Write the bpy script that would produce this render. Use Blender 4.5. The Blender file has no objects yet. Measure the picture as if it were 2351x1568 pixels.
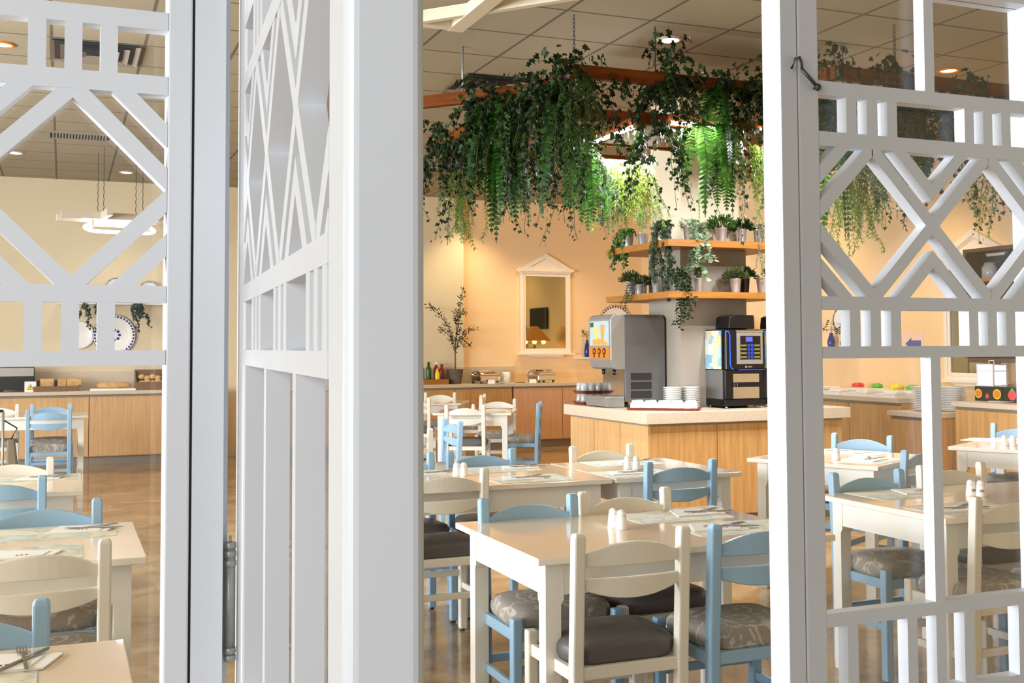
import bpy, bmesh, math, random
from math import sin, cos, pi, radians as R
from mathutils import Vector, Matrix
random.seed(7)
S = bpy.context.scene
COL = S.collection
W, H = 2351, 1568

# ------------------------------------------------------------------ camera
FPX, PSI, PITCH, ROLL, CY, EYE = 2554.54, 0.3837, 0.0440, -0.0046, 683.2, 1.43
f_ = Vector((sin(PSI)*cos(PITCH), cos(PSI)*cos(PITCH), sin(PITCH)))
r0 = Vector((cos(PSI), -sin(PSI), 0)); u0 = r0.cross(f_)
r_ = r0*cos(ROLL) + u0*sin(ROLL); u_ = -r0*sin(ROLL) + u0*cos(ROLL)
cam = bpy.data.objects.new('camera', bpy.data.cameras.new('camera'))
COL.objects.link(cam)
M = Matrix((r_, u_, -f_)).transposed().to_4x4(); M.translation = (0, 0, EYE)
cam.matrix_world = M
cam.data.sensor_width = 36.0
cam.data.lens = 36.0*FPX/W
cam.data.shift_y = -(H/2-CY)/W
cam.data.clip_start = 0.05
S.camera = cam
S.cycles.max_bounces = 8; S.cycles.caustics_reflective = False; S.cycles.caustics_refractive = False; S.cycles.transparent_max_bounces = 12

def at(px, py, X=None, Y=None, Z=None):
    """a point of the place seen at a pixel, on a known plane of the room"""
    d = f_ + r_*((px-W/2)/FPX) - u_*((py-CY)/FPX)
    t = X/d.x if X is not None else (Y/d.y if Y is not None else (Z-EYE)/d.z)
    return Vector((0, 0, EYE)) + d*t

# ------------------------------------------------------------------ materials
def lin(c):
    c = c/255.0
    return c/12.92 if c <= .04045 else ((c+.055)/1.055)**2.4
def rgb(c): return (lin(c[0]), lin(c[1]), lin(c[2]), 1)
def nmat(name):
    m = bpy.data.materials.new(name); m.use_nodes = True
    nt = m.node_tree
    return m, nt, nt.nodes['Principled BSDF'], nt.nodes, nt.links
def mat(name, col, rough=.5, metal=0, spec=.5, noise=0, nscale=8, coat=0, bump=0, bscale=200):
    m, nt, p, N, L = nmat(name)
    p.inputs['Base Color'].default_value = rgb(col)
    p.inputs['Roughness'].default_value = rough
    p.inputs['Metallic'].default_value = metal
    p.inputs['Specular IOR Level'].default_value = spec
    p.inputs['Coat Weight'].default_value = coat
    tc = N.new('ShaderNodeTexCoord')
    if noise:
        n = N.new('ShaderNodeTexNoise'); n.inputs['Scale'].default_value = nscale; n.inputs['Detail'].default_value = 5
        L.new(tc.outputs['Object'], n.inputs['Vector'])
        mx = N.new('ShaderNodeMixRGB'); mx.blend_type = 'MULTIPLY'; mx.inputs[0].default_value = 1
        mx.inputs[1].default_value = rgb(col)
        cr = N.new('ShaderNodeValToRGB')
        cr.color_ramp.elements[0].color = (1-noise, 1-noise, 1-noise, 1); cr.color_ramp.elements[0].position = .3
        cr.color_ramp.elements[1].color = (1, 1, 1, 1); cr.color_ramp.elements[1].position = .7
        L.new(n.outputs['Fac'], cr.inputs[0]); L.new(cr.outputs[0], mx.inputs[2]); L.new(mx.outputs[0], p.inputs['Base Color'])
    if bump:
        n2 = N.new('ShaderNodeTexNoise'); n2.inputs['Scale'].default_value = bscale
        L.new(tc.outputs['Object'], n2.inputs['Vector'])
        b = N.new('ShaderNodeBump'); b.inputs['Strength'].default_value = bump; b.inputs['Distance'].default_value = .002
        L.new(n2.outputs['Fac'], b.inputs['Height']); L.new(b.outputs[0], p.inputs['Normal'])
    return m
def wood(name, c1, c2, rough=.45, axis='Z', scale=1.0):
    m, nt, p, N, L = nmat(name)
    tc = N.new('ShaderNodeTexCoord'); mp = N.new('ShaderNodeMapping')
    s = {'Z': (14, 14, .9), 'X': (.9, 14, 14), 'Y': (14, .9, 14)}[axis]
    mp.inputs['Scale'].default_value = tuple(v*scale for v in s)
    L.new(tc.outputs['Object'], mp.inputs['Vector'])
    n = N.new('ShaderNodeTexNoise'); n.inputs['Scale'].default_value = 2.2; n.inputs['Detail'].default_value = 7; n.inputs['Roughness'].default_value = .62
    L.new(mp.outputs[0], n.inputs['Vector'])
    cr = N.new('ShaderNodeValToRGB'); e = cr.color_ramp.elements
    e[0].position = .32; e[0].color = rgb(c1); e[1].position = .68; e[1].color = rgb(c2)
    L.new(n.outputs['Fac'], cr.inputs[0]); L.new(cr.outputs[0], p.inputs['Base Color'])
    p.inputs['Roughness'].default_value = rough
    return m
def emit(name, col, strength):
    m, nt, p, N, L = nmat(name)
    p.inputs['Base Color'].default_value = tuple(v*.25 for v in rgb(col)[:3])+(1,)
    p.inputs['Emission Color'].default_value = rgb(col)
    p.inputs['Emission Strength'].default_value = strength
    return m
def leafmat(name, c1, c2, transl=.3, rough=.45):
    m, nt, p, N, L = nmat(name)
    g = N.new('ShaderNodeNewGeometry')
    cr = N.new('ShaderNodeValToRGB'); e = cr.color_ramp.elements
    e[0].position = .1; e[0].color = rgb(c1); e[1].position = .9; e[1].color = rgb(c2)
    L.new(g.outputs['Random Per Island'], cr.inputs[0])
    L.new(cr.outputs[0], p.inputs['Base Color'])
    p.inputs['Roughness'].default_value = rough
    p.inputs['Specular IOR Level'].default_value = .3
    t = N.new('ShaderNodeBsdfTranslucent'); L.new(cr.outputs[0], t.inputs['Color'])
    mx = N.new('ShaderNodeMixShader'); mx.inputs[0].default_value = transl
    L.new(p.outputs[0], mx.inputs[1]); L.new(t.outputs[0], mx.inputs[2])
    L.new(mx.outputs[0], N['Material Output'].inputs[0])
    return m
def glassmat(name, tint=(1, 1, 1), refl=.08, rough=.0):
    m, nt, p, N, L = nmat(name)
    tr = N.new('ShaderNodeBsdfTransparent'); tr.inputs[0].default_value = (*tint, 1)
    gl = N.new('ShaderNodeBsdfGlossy'); gl.inputs['Roughness'].default_value = rough
    fr = N.new('ShaderNodeLayerWeight'); fr.inputs['Blend'].default_value = .5
    pw = N.new('ShaderNodeMath'); pw.operation = 'POWER'; pw.inputs[1].default_value = 4
    L.new(fr.outputs['Facing'], pw.inputs[0])
    mul = N.new('ShaderNodeMath'); mul.operation = 'MULTIPLY_ADD'; mul.inputs[1].default_value = .6; mul.inputs[2].default_value = refl
    L.new(pw.outputs[0], mul.inputs[0])
    mx = N.new('ShaderNodeMixShader')
    L.new(mul.outputs[0], mx.inputs[0]); L.new(tr.outputs[0], mx.inputs[1]); L.new(gl.outputs[0], mx.inputs[2])
    L.new(mx.outputs[0], N['Material Output'].inputs[0])
    return m

MT = {}
MT['paint'] = mat('white_joinery_paint', (226, 229, 234), .38, noise=.03, nscale=3)
MT['cream'] = mat('cream_chair_paint', (234, 228, 214), .35, noise=.05, nscale=6)
MT['blue'] = mat('pale_blue_chair_paint', (152, 188, 216), .33, noise=.06, nscale=6)
MT['tablepaint'] = mat('off_white_table_paint', (240, 237, 228), .35)
MT['tabletop'] = mat('beige_laminate', (250, 226, 198), .14, noise=.05, nscale=4, coat=.3)
MT['edge'] = mat('cream_edge_band', (240, 232, 216), .4)
MT['vinyl'] = mat('dark_grey_vinyl', (92, 88, 87), .40, bump=.15, bscale=300)
MT['glide'] = mat('black_plastic', (22, 22, 24), .4)
MT['black'] = mat('gloss_black', (16, 16, 18), .22)
MT['steel'] = mat('brushed_steel', (176, 175, 172), .35, metal=.6)
MT['grey'] = mat('grey_steel_panel', (112, 110, 108), .45, metal=.3)
MT['chrome'] = mat('polished_chrome', (220, 218, 214), .12, metal=1)
MT['hinge'] = mat('hinge_steel', (172, 172, 166), .4, metal=.5, noise=.2, nscale=120)
MT['iron'] = mat('dark_iron', (84, 84, 82), .45, metal=.6)
MT['porcelain'] = mat('white_porcelain', (244, 243, 240), .15, coat=.4)
MT['paper'] = mat('white_paper', (246, 244, 238), .8)
MT['oak'] = wood('oak_veneer', (188, 138, 78), (214, 168, 106), .4)
MT['oaklight'] = wood('pale_oak_veneer', (206, 160, 106), (226, 184, 130), .42)
MT['oakpinklit'] = wood('pink_lit_oak_veneer', (214, 164, 122), (228, 182, 142), .45)  # pink light falling on the oak is put into its colour
MT['shelfoak'] = wood('honey_oak', (152, 98, 36), (174, 118, 50), .4, 'X')
MT['worktop'] = mat('stone_worktop', (216, 200, 176), .35, noise=.1, nscale=60)
MT['kick'] = mat('kick_plate', (150, 138, 118), .45)
MT['teak'] = wood('red_brown_timber', (96, 46, 12), (124, 66, 22), .75, 'X')
MT['teak'].node_tree.nodes['Principled BSDF'].inputs['Specular IOR Level'].default_value = .12
MT['slatwood'] = wood('brown_slats', (104, 66, 34), (140, 92, 52), .55, 'X')
MT['wall'] = mat('warm_cream_plaster', (226, 210, 176), .85, noise=.02, nscale=2)
MT['wallpeach'] = mat('peach_plaster', (250, 216, 168), .85, noise=.03, nscale=2)
MT['pillar'] = mat('cream_pillar_plaster', (240, 226, 196), .7)
MT['clad'] = mat('grey_beige_cladding', (158, 148, 134), .6, noise=.04, nscale=10)
MT['mirror'] = mat('mirror_glass', (176, 166, 128), .02, metal=1)
MT['mframe'] = mat('pinkish_white_frame', (246, 232, 214), .5)
MT['terracotta'] = mat('taupe_pot', (112, 98, 84), .7, noise=.15)
MT['zinc'] = mat('zinc_bucket', (214, 217, 222), .28, metal=.75, noise=.06, nscale=20)
MT['ivy'] = leafmat('ivy_leaf', (12, 27, 9), (40, 64, 23), .18)
MT['ivylight'] = leafmat('light_ivy_leaf', (36, 74, 24), (80, 122, 42), .3)
MT['fern'] = leafmat('fern_frond', (26, 62, 16), (62, 112, 32), .3)
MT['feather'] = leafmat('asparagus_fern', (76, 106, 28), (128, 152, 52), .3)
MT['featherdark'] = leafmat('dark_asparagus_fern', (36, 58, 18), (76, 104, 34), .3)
MT['sage'] = leafmat('sage_leaf', (120, 146, 112), (178, 196, 160), .2)
MT['olive'] = leafmat('olive_leaf', (34, 36, 18), (70, 70, 38), .1)
MT['bush'] = leafmat('herb_leaf', (50, 66, 34), (104, 112, 62), .2)
MT['stem'] = mat('green_brown_stem', (72, 66, 38), .7)
MT['bark'] = mat('grey_bark', (122, 108, 84), .8)
MT['soil'] = mat('potting_soil', (48, 36, 26), .95)
MT['traybrown'] = mat('brown_tray', (120, 52, 30), .3)
MT['drinky'] = mat('yellow_drink_print', (228, 208, 96), .5)
MT['drinko'] = mat('orange_drink_print', (226, 160, 80), .5)
MT['shade'] = mat('orange_lamp_shade', (206, 146, 84), .7)
MT['palesky'] = mat('pale_sky_print', (182, 206, 212), .5, noise=.12, nscale=14)
MT['wicker'] = mat('dark_wicker', (140, 104, 64), .7, noise=.4, nscale=60)
MT['bread'] = mat('bread_crust', (226, 180, 112), .75, noise=.35, nscale=14)
MT['yellow'] = mat('mustard_yellow', (240, 210, 30), .35)
MT['redsauce'] = mat('ketchup_red', (140, 46, 26), .3)
MT['greenb'] = mat('green_bottle', (44, 84, 44), .25)
MT['cobalt'] = mat('cobalt_glaze', (28, 40, 130), .2, coat=.5)
MT['red'] = mat('red_lid', (232, 40, 44), .3)
MT['green'] = mat('green_lid', (88, 190, 40), .3)
MT['lidyellow'] = mat('yellow_lid', (248, 222, 24), .3)
MT['orange'] = mat('orange_print', (226, 130, 30), .5, noise=.2, nscale=40)
MT['strawb'] = mat('strawberry_print', (226, 60, 60), .5)
MT['brownp'] = mat('brown_panel', (92, 66, 44), .5)
MT['dark'] = mat('dark_interior', (64, 54, 44), .6)
MT['darkbrown'] = mat('dark_button', (70, 34, 10), .4)
MT['signblue'] = mat('blue_arrow_print', (92, 98, 168), .6)
MT['pinkpaper'] = mat('pinkish_paper', (244, 214, 196), .7)
MT['maroon'] = mat('maroon_print', (150, 40, 60), .7)
MT['cutlery'] = mat('cutlery_steel', (150, 146, 140), .25, metal=1)
MT['lampshell'] = mat('lamp_shell_white', (208, 196, 174), .4)
MT['vent'] = mat('vent_grey', (150, 142, 128), .5, metal=.2)
MT['ventdark'] = mat('vent_shadow_gap', (44, 42, 40), .8)
MT['glass'] = glassmat('window_pane', refl=.05)
MT['tumbler'] = glassmat('tumbler_glass', (.97, .98, .98), .05, .03)
_n = MT['tumbler'].node_tree; _p = _n.nodes['Principled BSDF']; _p.inputs['Base Color'].default_value = (.9, .92, .93, 1); _p.inputs['Roughness'].default_value = .12
_m = _n.nodes.new('ShaderNodeMixShader'); _m.inputs[0].default_value = .26; _n.links.new(_n.nodes['Mix Shader'].outputs[0], _m.inputs[1]); _n.links.new(_p.outputs[0], _m.inputs[2]); _n.links.new(_m.outputs[0], _n.nodes['Material Output'].inputs[0])
MT['led'] = emit('led_tube', (244, 240, 255), 26)
MT['ledring'] = emit('led_ring', (250, 248, 255), 14)
MT['bulb'] = emit('warm_bulb', (255, 190, 110), 14)
MT['bulbw'] = emit('white_bulb', (250, 244, 255), 30)
MT['blueled'] = emit('blue_led', (40, 96, 255), 1.25)
MT['bluekey'] = emit('blue_key', (30, 80, 255), 1.3)
MT['lcd'] = emit('lcd_lilac', (100, 100, 250), .8)
MT['keylab'] = mat('key_label', (120, 118, 60), .6)
MT['reflection'] = emit('reflection_glow', (255, 252, 246), 2.2)  # glow copies a bright window reflection, no lamp stands there

def fabric():
    m, nt, p, N, L = nmat('grey_jacquard_fabric')
    tc = N.new('ShaderNodeTexCoord')
    n = N.new('ShaderNodeTexNoise'); n.inputs['Scale'].default_value = 6; n.inputs['Distortion'].default_value = 2.0; n.inputs['Detail'].default_value = 2
    L.new(tc.outputs['Object'], n.inputs['Vector'])
    w = N.new('ShaderNodeMath'); w.operation = 'MULTIPLY'; w.inputs[1].default_value = 30
    L.new(n.outputs['Fac'], w.inputs[0])
    s = N.new('ShaderNodeMath'); s.operation = 'SINE'; L.new(w.outputs[0], s.inputs[0])
    cr = N.new('ShaderNodeValToRGB'); e = cr.color_ramp.elements
    e[0].position = .62; e[0].color = rgb((176, 167, 156)); e[1].position = .95; e[1].color = rgb((218, 211, 200))
    L.new(s.outputs[0], cr.inputs[0])
    n2 = N.new('ShaderNodeTexNoise'); n2.inputs['Scale'].default_value = 220
    L.new(tc.outputs['Object'], n2.inputs['Vector'])
    mx = N.new('ShaderNodeMixRGB'); mx.blend_type = 'MULTIPLY'; mx.inputs[0].default_value = .5
    L.new(cr.outputs[0], mx.inputs[1]); L.new(n2.outputs['Fac'], mx.inputs[2]); L.new(mx.outputs[0], p.inputs['Base Color'])
    p.inputs['Roughness'].default_value = .8
    return m
MT['fabric'] = fabric()

def mapmat():
    m, nt, p, N, L = nmat('printed_map_placemat')
    tc = N.new('ShaderNodeTexCoord')
    n = N.new('ShaderNodeTexNoise'); n.inputs['Scale'].default_value = 11; n.inputs['Detail'].default_value = 8; n.inputs['Distortion'].default_value = .6
    L.new(tc.outputs['Object'], n.inputs['Vector'])
    cr = N.new('ShaderNodeValToRGB'); e = cr.color_ramp.elements
    e[0].position = .40; e[0].color = rgb((216, 226, 224)); e[1].position = .60; e[1].color = rgb((236, 230, 210))
    x = e.new(.5); x.color = rgb((222, 219, 196)); x = e.new(.47); x.color = rgb((196, 192, 170))
    L.new(n.outputs['Fac'], cr.inputs[0]); L.new(cr.outputs[0], p.inputs['Base Color'])
    p.inputs['Roughness'].default_value = .6
    return m
MT['map'] = mapmat()

def ceilmat():
    m, nt, p, N, L = nmat('ceiling_tiles')
    tc = N.new('ShaderNodeTexCoord'); sp = N.new('ShaderNodeSeparateXYZ')
    L.new(tc.outputs['Object'], sp.inputs[0])
    T = .6106
    outs = []
    for ax, off in (('X', 2.957), ('Y', 6.361)):
        a = N.new('ShaderNodeMath'); a.operation = 'ADD'; a.inputs[1].default_value = -off+T*40+.011
        L.new(sp.outputs[ax], a.inputs[0])
        d = N.new('ShaderNodeMath'); d.operation = 'MODULO'; d.inputs[1].default_value = T; L.new(a.outputs[0], d.inputs[0])
        l = N.new('ShaderNodeMath'); l.operation = 'LESS_THAN'; l.inputs[1].default_value = .022; L.new(d.outputs[0], l.inputs[0])
        outs.append(l)
    mx = N.new('ShaderNodeMath'); mx.operation = 'MAXIMUM'
    L.new(outs[0].outputs[0], mx.inputs[0]); L.new(outs[1].outputs[0], mx.inputs[1])
    c = N.new('ShaderNodeMixRGB'); c.inputs[1].default_value = rgb((160, 149, 123)); c.inputs[2].default_value = rgb((102, 92, 74))
    L.new(mx.outputs[0], c.inputs[0]); L.new(c.outputs[0], p.inputs['Base Color'])
    p.inputs['Roughness'].default_value = .9
    return m
MT['ceil'] = ceilmat()

def floormat():
    m, nt, p, N, L = nmat('polished_brown_marble')
    tc = N.new('ShaderNodeTexCoord')
    n = N.new('ShaderNodeTexNoise'); n.inputs['Scale'].default_value = 2.4; n.inputs['Detail'].default_value = 10; n.inputs['Roughness'].default_value = .62; n.inputs['Distortion'].default_value = .8
    L.new(tc.outputs['Object'], n.inputs['Vector'])
    cr = N.new('ShaderNodeValToRGB'); e = cr.color_ramp.elements
    e[0].position = .3; e[0].color = rgb((118, 90, 56)); e[1].position = .72; e[1].color = rgb((194, 170, 132))
    x = e.new(.5); x.color = rgb((162, 134, 96))
    L.new(n.outputs['Fac'], cr.inputs[0]); L.new(cr.outputs[0], p.inputs['Base Color'])
    p.inputs['Roughness'].default_value = .13
    return m
MT['floor'] = floormat()

# ------------------------------------------------------------------ mesh helpers
class MB:
    def __init__(self): self.v = []; self.f = []; self.m = []; self.sm = []
    def add(self, vs, fs, mi=0, smooth=False):
        b = len(self.v); self.v += [tuple(v) for v in vs]
        for f in fs: self.f.append([b+i for i in f]); self.m.append(mi); self.sm.append(smooth)
        return self
    def box(self, x0, x1, y0, y1, z0, z1, mi=0, rot=0, c=None):
        vs = [Vector((x, y, z)) for z in (z0, z1) for y in (y0, y1) for x in (x0, x1)]
        if rot:
            c = Vector(c) if c else Vector(((x0+x1)/2, (y0+y1)/2, 0))
            q = Matrix.Rotation(rot, 3, 'Z'); vs = [q @ (v-c)+c for v in vs]
        return self.add(vs, [(0, 2, 3, 1), (4, 5, 7, 6), (0, 1, 5, 4), (2, 6, 7, 3), (0, 4, 6, 2), (1, 3, 7, 5)], mi)
    def hexa(self, bot, top, mi=0):
        n = len(bot)
        fs = [list(range(n))[::-1], [n+i for i in range(n)]] + [[i, (i+1) % n, n+(i+1) % n, n+i] for i in range(n)]
        return self.add(list(bot)+list(top), fs, mi)
    def prism(self, poly, o, ux, uy, ex, mi=0):
        """poly of (a,b) in the plane o+a*ux+b*uy, extruded by ex"""
        o, ux, uy, ex = Vector(o), Vector(ux), Vector(uy), Vector(ex)
        bot = [o+ux*a+uy*b for a, b in poly]
        if ux.cross(uy).dot(ex) < 0: bot = bot[::-1]
        return self.hexa(bot, [v+ex for v in bot], mi)
    def lathe(self, prof, c=(0, 0, 0), seg=20, mi=0, smooth=True, cap=True):
        c = Vector(c); vs = []; fs = []
        n = len(prof)
        for r, z in prof:
            for k in range(seg):
                a = 2*pi*k/seg; vs.append((c.x+r*cos(a), c.y+r*sin(a), c.z+z))
        for i in range(n-1):
            for k in range(seg):
                k2 = (k+1) % seg
                fs.append((i*seg+k, i*seg+k2, (i+1)*seg+k2, (i+1)*seg+k))
        if cap:
            if prof[0][0] > 1e-5: fs.append([k for k in range(seg)][::-1])
            if prof[-1][0] > 1e-5: fs.append([(n-1)*seg+k for k in range(seg)])
        return self.add(vs, fs, mi, smooth)
    def tube(self, pts, r, seg=6, mi=0, smooth=True):
        pts = [Vector(p) for p in pts]; rs = r if isinstance(r, (list, tuple)) else [r]*len(pts)
        vs = []; fs = []; n = len(pts)
        for i, p in enumerate(pts):
            t = (pts[min(i+1, n-1)]-pts[max(i-1, 0)]).normalized()
            a = t.cross(Vector((0, 0, 1)) if abs(t.z) < .9 else Vector((1, 0, 0))).normalized(); b = t.cross(a)
            for k in range(seg):
                an = 2*pi*k/seg; vs.append(p+(a*cos(an)+b*sin(an))*rs[i])
        for i in range(n-1):
            for k in range(seg):
                k2 = (k+1) % seg; fs.append((i*seg+k, (i+1)*seg+k, (i+1)*seg+k2, i*seg+k2))
        fs.append([k for k in range(seg)]); fs.append([(n-1)*seg+k for k in range(seg)][::-1])
        return self.add(vs, fs, mi, smooth)
    def ball(self, c, r, sz=1.0, seg=12, mi=0):
        n = 7
        return self.lathe([(max(1e-6, r*sin(pi*i/n)), -r*sz*cos(pi*i/n)) for i in range(n+1)], c, seg, mi)

def obj(name, mb, mats, parent=None, loc=None, bevel=0, bseg=2, sub=0):
    me = bpy.data.meshes.new(name)
    me.from_pydata(mb.v, [], mb.f)
    if not isinstance(mats, (list, tuple)): mats = [mats]
    for m in mats: me.materials.append(MT[m] if isinstance(m, str) else m)
    for p, mi, s in zip(me.polygons, mb.m, mb.sm): p.material_index = mi; p.use_smooth = s
    me.update()
    o = bpy.data.objects.new(name, me); COL.objects.link(o)
    if parent: o.parent = parent
    if loc: o.location = loc
    if bevel:
        b = o.modifiers.new('bevel', 'BEVEL'); b.width = bevel; b.segments = bseg; b.limit_method = 'ANGLE'; b.angle_limit = R(40)
    if sub:
        s = o.modifiers.new('sub', 'SUBSURF'); s.levels = sub; s.render_levels = sub
    return o
def tag(o, label=None, cat=None, group=None, kind=None):
    if label: o['label'] = label
    if cat: o['category'] = cat
    if group: o['group'] = group
    if kind: o['kind'] = kind
    return o
def thing(name, label, cat, loc=(0, 0, 0), rz=0, group=None):
    o = bpy.data.objects.new(name, None); COL.objects.link(o)
    o.empty_display_size = .05
    o.location = loc; o.rotation_euler = (0, 0, rz)
    return tag(o, label, cat, group)
def struct(name, mb, mats, bevel=0, parent=None, label=None):
    o = obj(name, mb, mats, parent, None, bevel)
    if not parent: o['kind'] = 'structure'
    if label: o['label'] = label
    return o
def copy_tree(o, label, loc, rz, group=None, parent=None):
    c = o.copy(); COL.objects.link(c)
    if parent is None:
        c.location = loc; c.rotation_euler = (0, 0, rz)
        if label: c['label'] = label
        if group: c['group'] = group
    else: c.parent = parent
    for ch in list(o.children): copy_tree(ch, None, None, None, None, c)
    return c
def circle(r, n=24, cx=0, cy=0, a0=0): return [(cx+r*cos(a0+2*pi*k/n), cy+r*sin(a0+2*pi*k/n)) for k in range(n)]
def rrect(x0, x1, y0, y1, r, n=4):
    out = []
    for cx, cy, a in ((x1-r, y1-r, 0), (x0+r, y1-r, pi/2), (x0+r, y0+r, pi), (x1-r, y0+r, 3*pi/2)):
        for k in range(n+1): out.append((cx+r*cos(a+pi/2*k/n), cy+r*sin(a+pi/2*k/n)))
    return out
def clip(poly, x0, x1, y0, y1):
    for ax, lim, sg in ((0, x0, 1), (0, x1, -1), (1, y0, 1), (1, y1, -1)):
        out = []
        for i in range(len(poly)):
            a, b = poly[i-1], poly[i]
            da, db = sg*(a[ax]-lim), sg*(b[ax]-lim)
            if da >= 0 and db >= 0: out.append(b)
            elif da >= 0 > db or db >= 0 > da:
                t = da/(da-db); q = (a[0]+(b[0]-a[0])*t, a[1]+(b[1]-a[1])*t); out.append(q)
                if db >= 0: out.append(b)
        poly = out
        if not poly: return []
    return poly
EXPO, WORLD, WINW, PORCHW, SPOTW, LEDW = 0.18, 0.28, 640, 140, 38, 70
# ------------------------------------------------------------------ world and room shell
S.view_settings.view_transform = 'Standard'; S.view_settings.look = 'None'
S.view_settings.gamma = 1; S.view_settings.use_curve_mapping = False
S.view_settings.exposure = EXPO
w = bpy.data.worlds.new('daylight'); S.world = w; w.use_nodes = True
bg = w.node_tree.nodes['Background']; bg.inputs[0].default_value = (.66, .82, 1.0, 1); bg.inputs[1].default_value = WORLD

CZ = 3.57; D = 1.85; YB = 15.2; XR = 8.3; XL = -5.0
struct('floor', MB().box(XL-.2, 10, -3, YB+.2, -.1, 0), 'floor')
struct('ceiling', MB().box(XL-.2, 10, -3, YB+.2, CZ, CZ+.1), 'ceil')
struct('wall_back', MB().box(5.345, XR+.15, YB, YB+.15, 0, CZ), 'wallpeach')
struct('wall_back_left', MB().box(XL, 5.345, YB-.10, YB+.15, 0, CZ), 'wall')
struct('wall_right', MB().box(XR, XR+.15, D+.2, YB, 0, CZ), 'wallpeach')
wl = MB()
wl.box(XL-.2, XL, 1.9, YB, 0, .35); wl.box(XL-.2, XL, 1.9, YB, 3.0, CZ)
for y0, y1 in ((1.9, 2.5), (5.3, 5.7), (8.5, 8.9), (11.7, YB)): wl.box(XL-.2, XL, y0, y1, .35, 3.0)
struct('wall_left', wl, 'wall')
for i, (y0, y1) in enumerate(((2.5, 5.3), (5.7, 8.5), (8.9, 11.7))):
    fr = MB()
    for a, b in ((y0, y0+.06), (y1-.06, y1), ((y0+y1)/2-.03, (y0+y1)/2+.03)): fr.box(XL-.12, XL-.05, a, b, .35, 3.0)
    fr.box(XL-.12, XL-.05, y0, y1, .35, .41); fr.box(XL-.12, XL-.05, y0, y1, 2.94, 3.0)
    wd = struct('window_%d' % (i+1), fr, 'paint')
    obj('window_pane', MB().box(XL-.09, XL-.085, y0+.06, y1-.06, .41, 2.94), 'glass', wd)
# front wall around the screens
struct('wall_front', MB().box(XL, -.49, D, D+.10, 0, CZ).box(2.05, XR+.15, D, D+.10, 0, CZ).box(-.49, 2.05, D, D+.10, 2.262, CZ), 'wall')
struct('wall_shade_blocker', MB().box(3.1, 3.25, -3, D, 0, CZ), 'wall')  # unseen wall added to shade the right screen from the sky

# ------------------------------------------------------------------ lattice joinery
RZ = dict(r1=(1.941, 1.970), r2=(1.836, 1.866), r3=(1.502, 1.529), r4=(1.403, 1.427), r5=(.866, .893), r6=(.690, .717))
def lattice_panel(root, x0, x1, groups, mids, low, d=.031, bw=.026, top=2.19, bot=.22, mid_bars=True):
    """rails, bars, diagonal fretwork and the pane of one leaf; face at local y=0"""
    for k in ('r1', 'r2', 'r3', 'r4', 'r5', 'r6'):
        z0, z1 = RZ[k]; obj('rail', MB().box(x0, x1, 0, d, z0, z1), 'paint', root)
    for gx in groups:
        for o in (-.0525, 0, .0525):
            for a, b in (('r2', 'r1'), ('r4', 'r3')):
                obj('short_bar', MB().box(gx+o-bw/2, gx+o+bw/2, .0004, d-.0004, RZ[a][1], RZ[b][0]), 'paint', root)
    for m in mids:
        for a, b in ((RZ['r5'][1], RZ['r4'][0]), (RZ['r1'][1], top)):
            obj('mullion', MB().box(m-bw/2, m+bw/2, .0003, d-.0003, a, b), 'paint', root)
        for o in low:
            if x0 < m+o-bw/2 and m+o+bw/2 < x1:
                obj('lower_bar', MB().box(m+o-bw/2, m+o+bw/2, .0003, d-.0003, bot, RZ['r5'][0]), 'paint', root)
    # fretwork: long diagonals through the crossings and a nested chevron above and below each
    zb, zt = RZ['r3'][1], RZ['r2'][0]; zm = (zb+zt)/2; hz = (zt-zb)/2+.004
    pit = (groups[-1]-groups[0])/(len(groups)-1)/2 if len(groups) > 1 else .158
    sl = hz/pit; L = math.hypot(1, sl); hv = bw/2*L          # half width measured upright
    fr = MB(); n = 0
    def band(xa, za, xb, zb_):
        nonlocal n
        p = clip([(xa, za-hv), (xb, zb_-hv), (xb, zb_+hv), (xa, za+hv)], x0, x1, zb, zt)
        if len(p) > 2:
            e = .0002*(1+n % 5); n += 1
            fr.prism(p, (0, e, 0), (1, 0, 0), (0, 0, 1), (0, d-2*e, 0))
    cross = list(mids)
    if groups[0]-pit > x0-pit: cross = [groups[0]-pit]+cross
    cross = cross+[groups[-1]+pit]
    for m in cross:
        lo, hi = m-pit, m+pit
        band(lo, zm-hz, hi, zm+hz); band(lo, zm+hz, hi, zm-hz)
        off = .0714
        for s in (1, -1):
            for q in (1, -1):
                xe = m+q*(hz-off+.02)/sl
                band(min(m, xe), zm+s*(off if m < xe else off+sl*abs(xe-m)), max(m, xe), zm+s*(off+sl*abs(xe-m) if m < xe else off))
    obj('fretwork', fr, 'paint', root)
    obj('glass_pane', MB().box(x0, x1, d+.003, d+.008, bot, top), 'glass', root)

TH = .063
def screen(label, xl, xs0, xs1, xr, groups, mids):
    t = thing('lattice_screen', label, 'lattice screen', (0, D, 0))
    obj('stile', MB().box(xl, xs0, 0, TH, 0, 2.25), 'paint', t, bevel=.003)
    obj('stile', MB().box(xs1, xr, 0, TH, 0, 2.25), 'paint', t, bevel=.003)
    obj('top_rail', MB().box(xs0, xs1, .0, TH, 2.19, 2.25), 'paint', t)
    obj('bottom_rail', MB().box(xs0, xs1, .0, TH, 0, .22), 'paint', t)
    lattice_panel(t, xs0, xs1, groups, mids, (-.227, -.0755, 0, .0755, .227))
    return t
screen('fixed white lattice screen with diamond fretwork at the left edge of the doorway', -.485, -.447, .152, .190, [-.307, .010], [-.1485])
screen('fixed white lattice screen with glazed fretwork to the right of the hooked jamb', 1.3745, 1.4235, 2.0, 2.045, [1.5575, 1.872], [1.7125])
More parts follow.
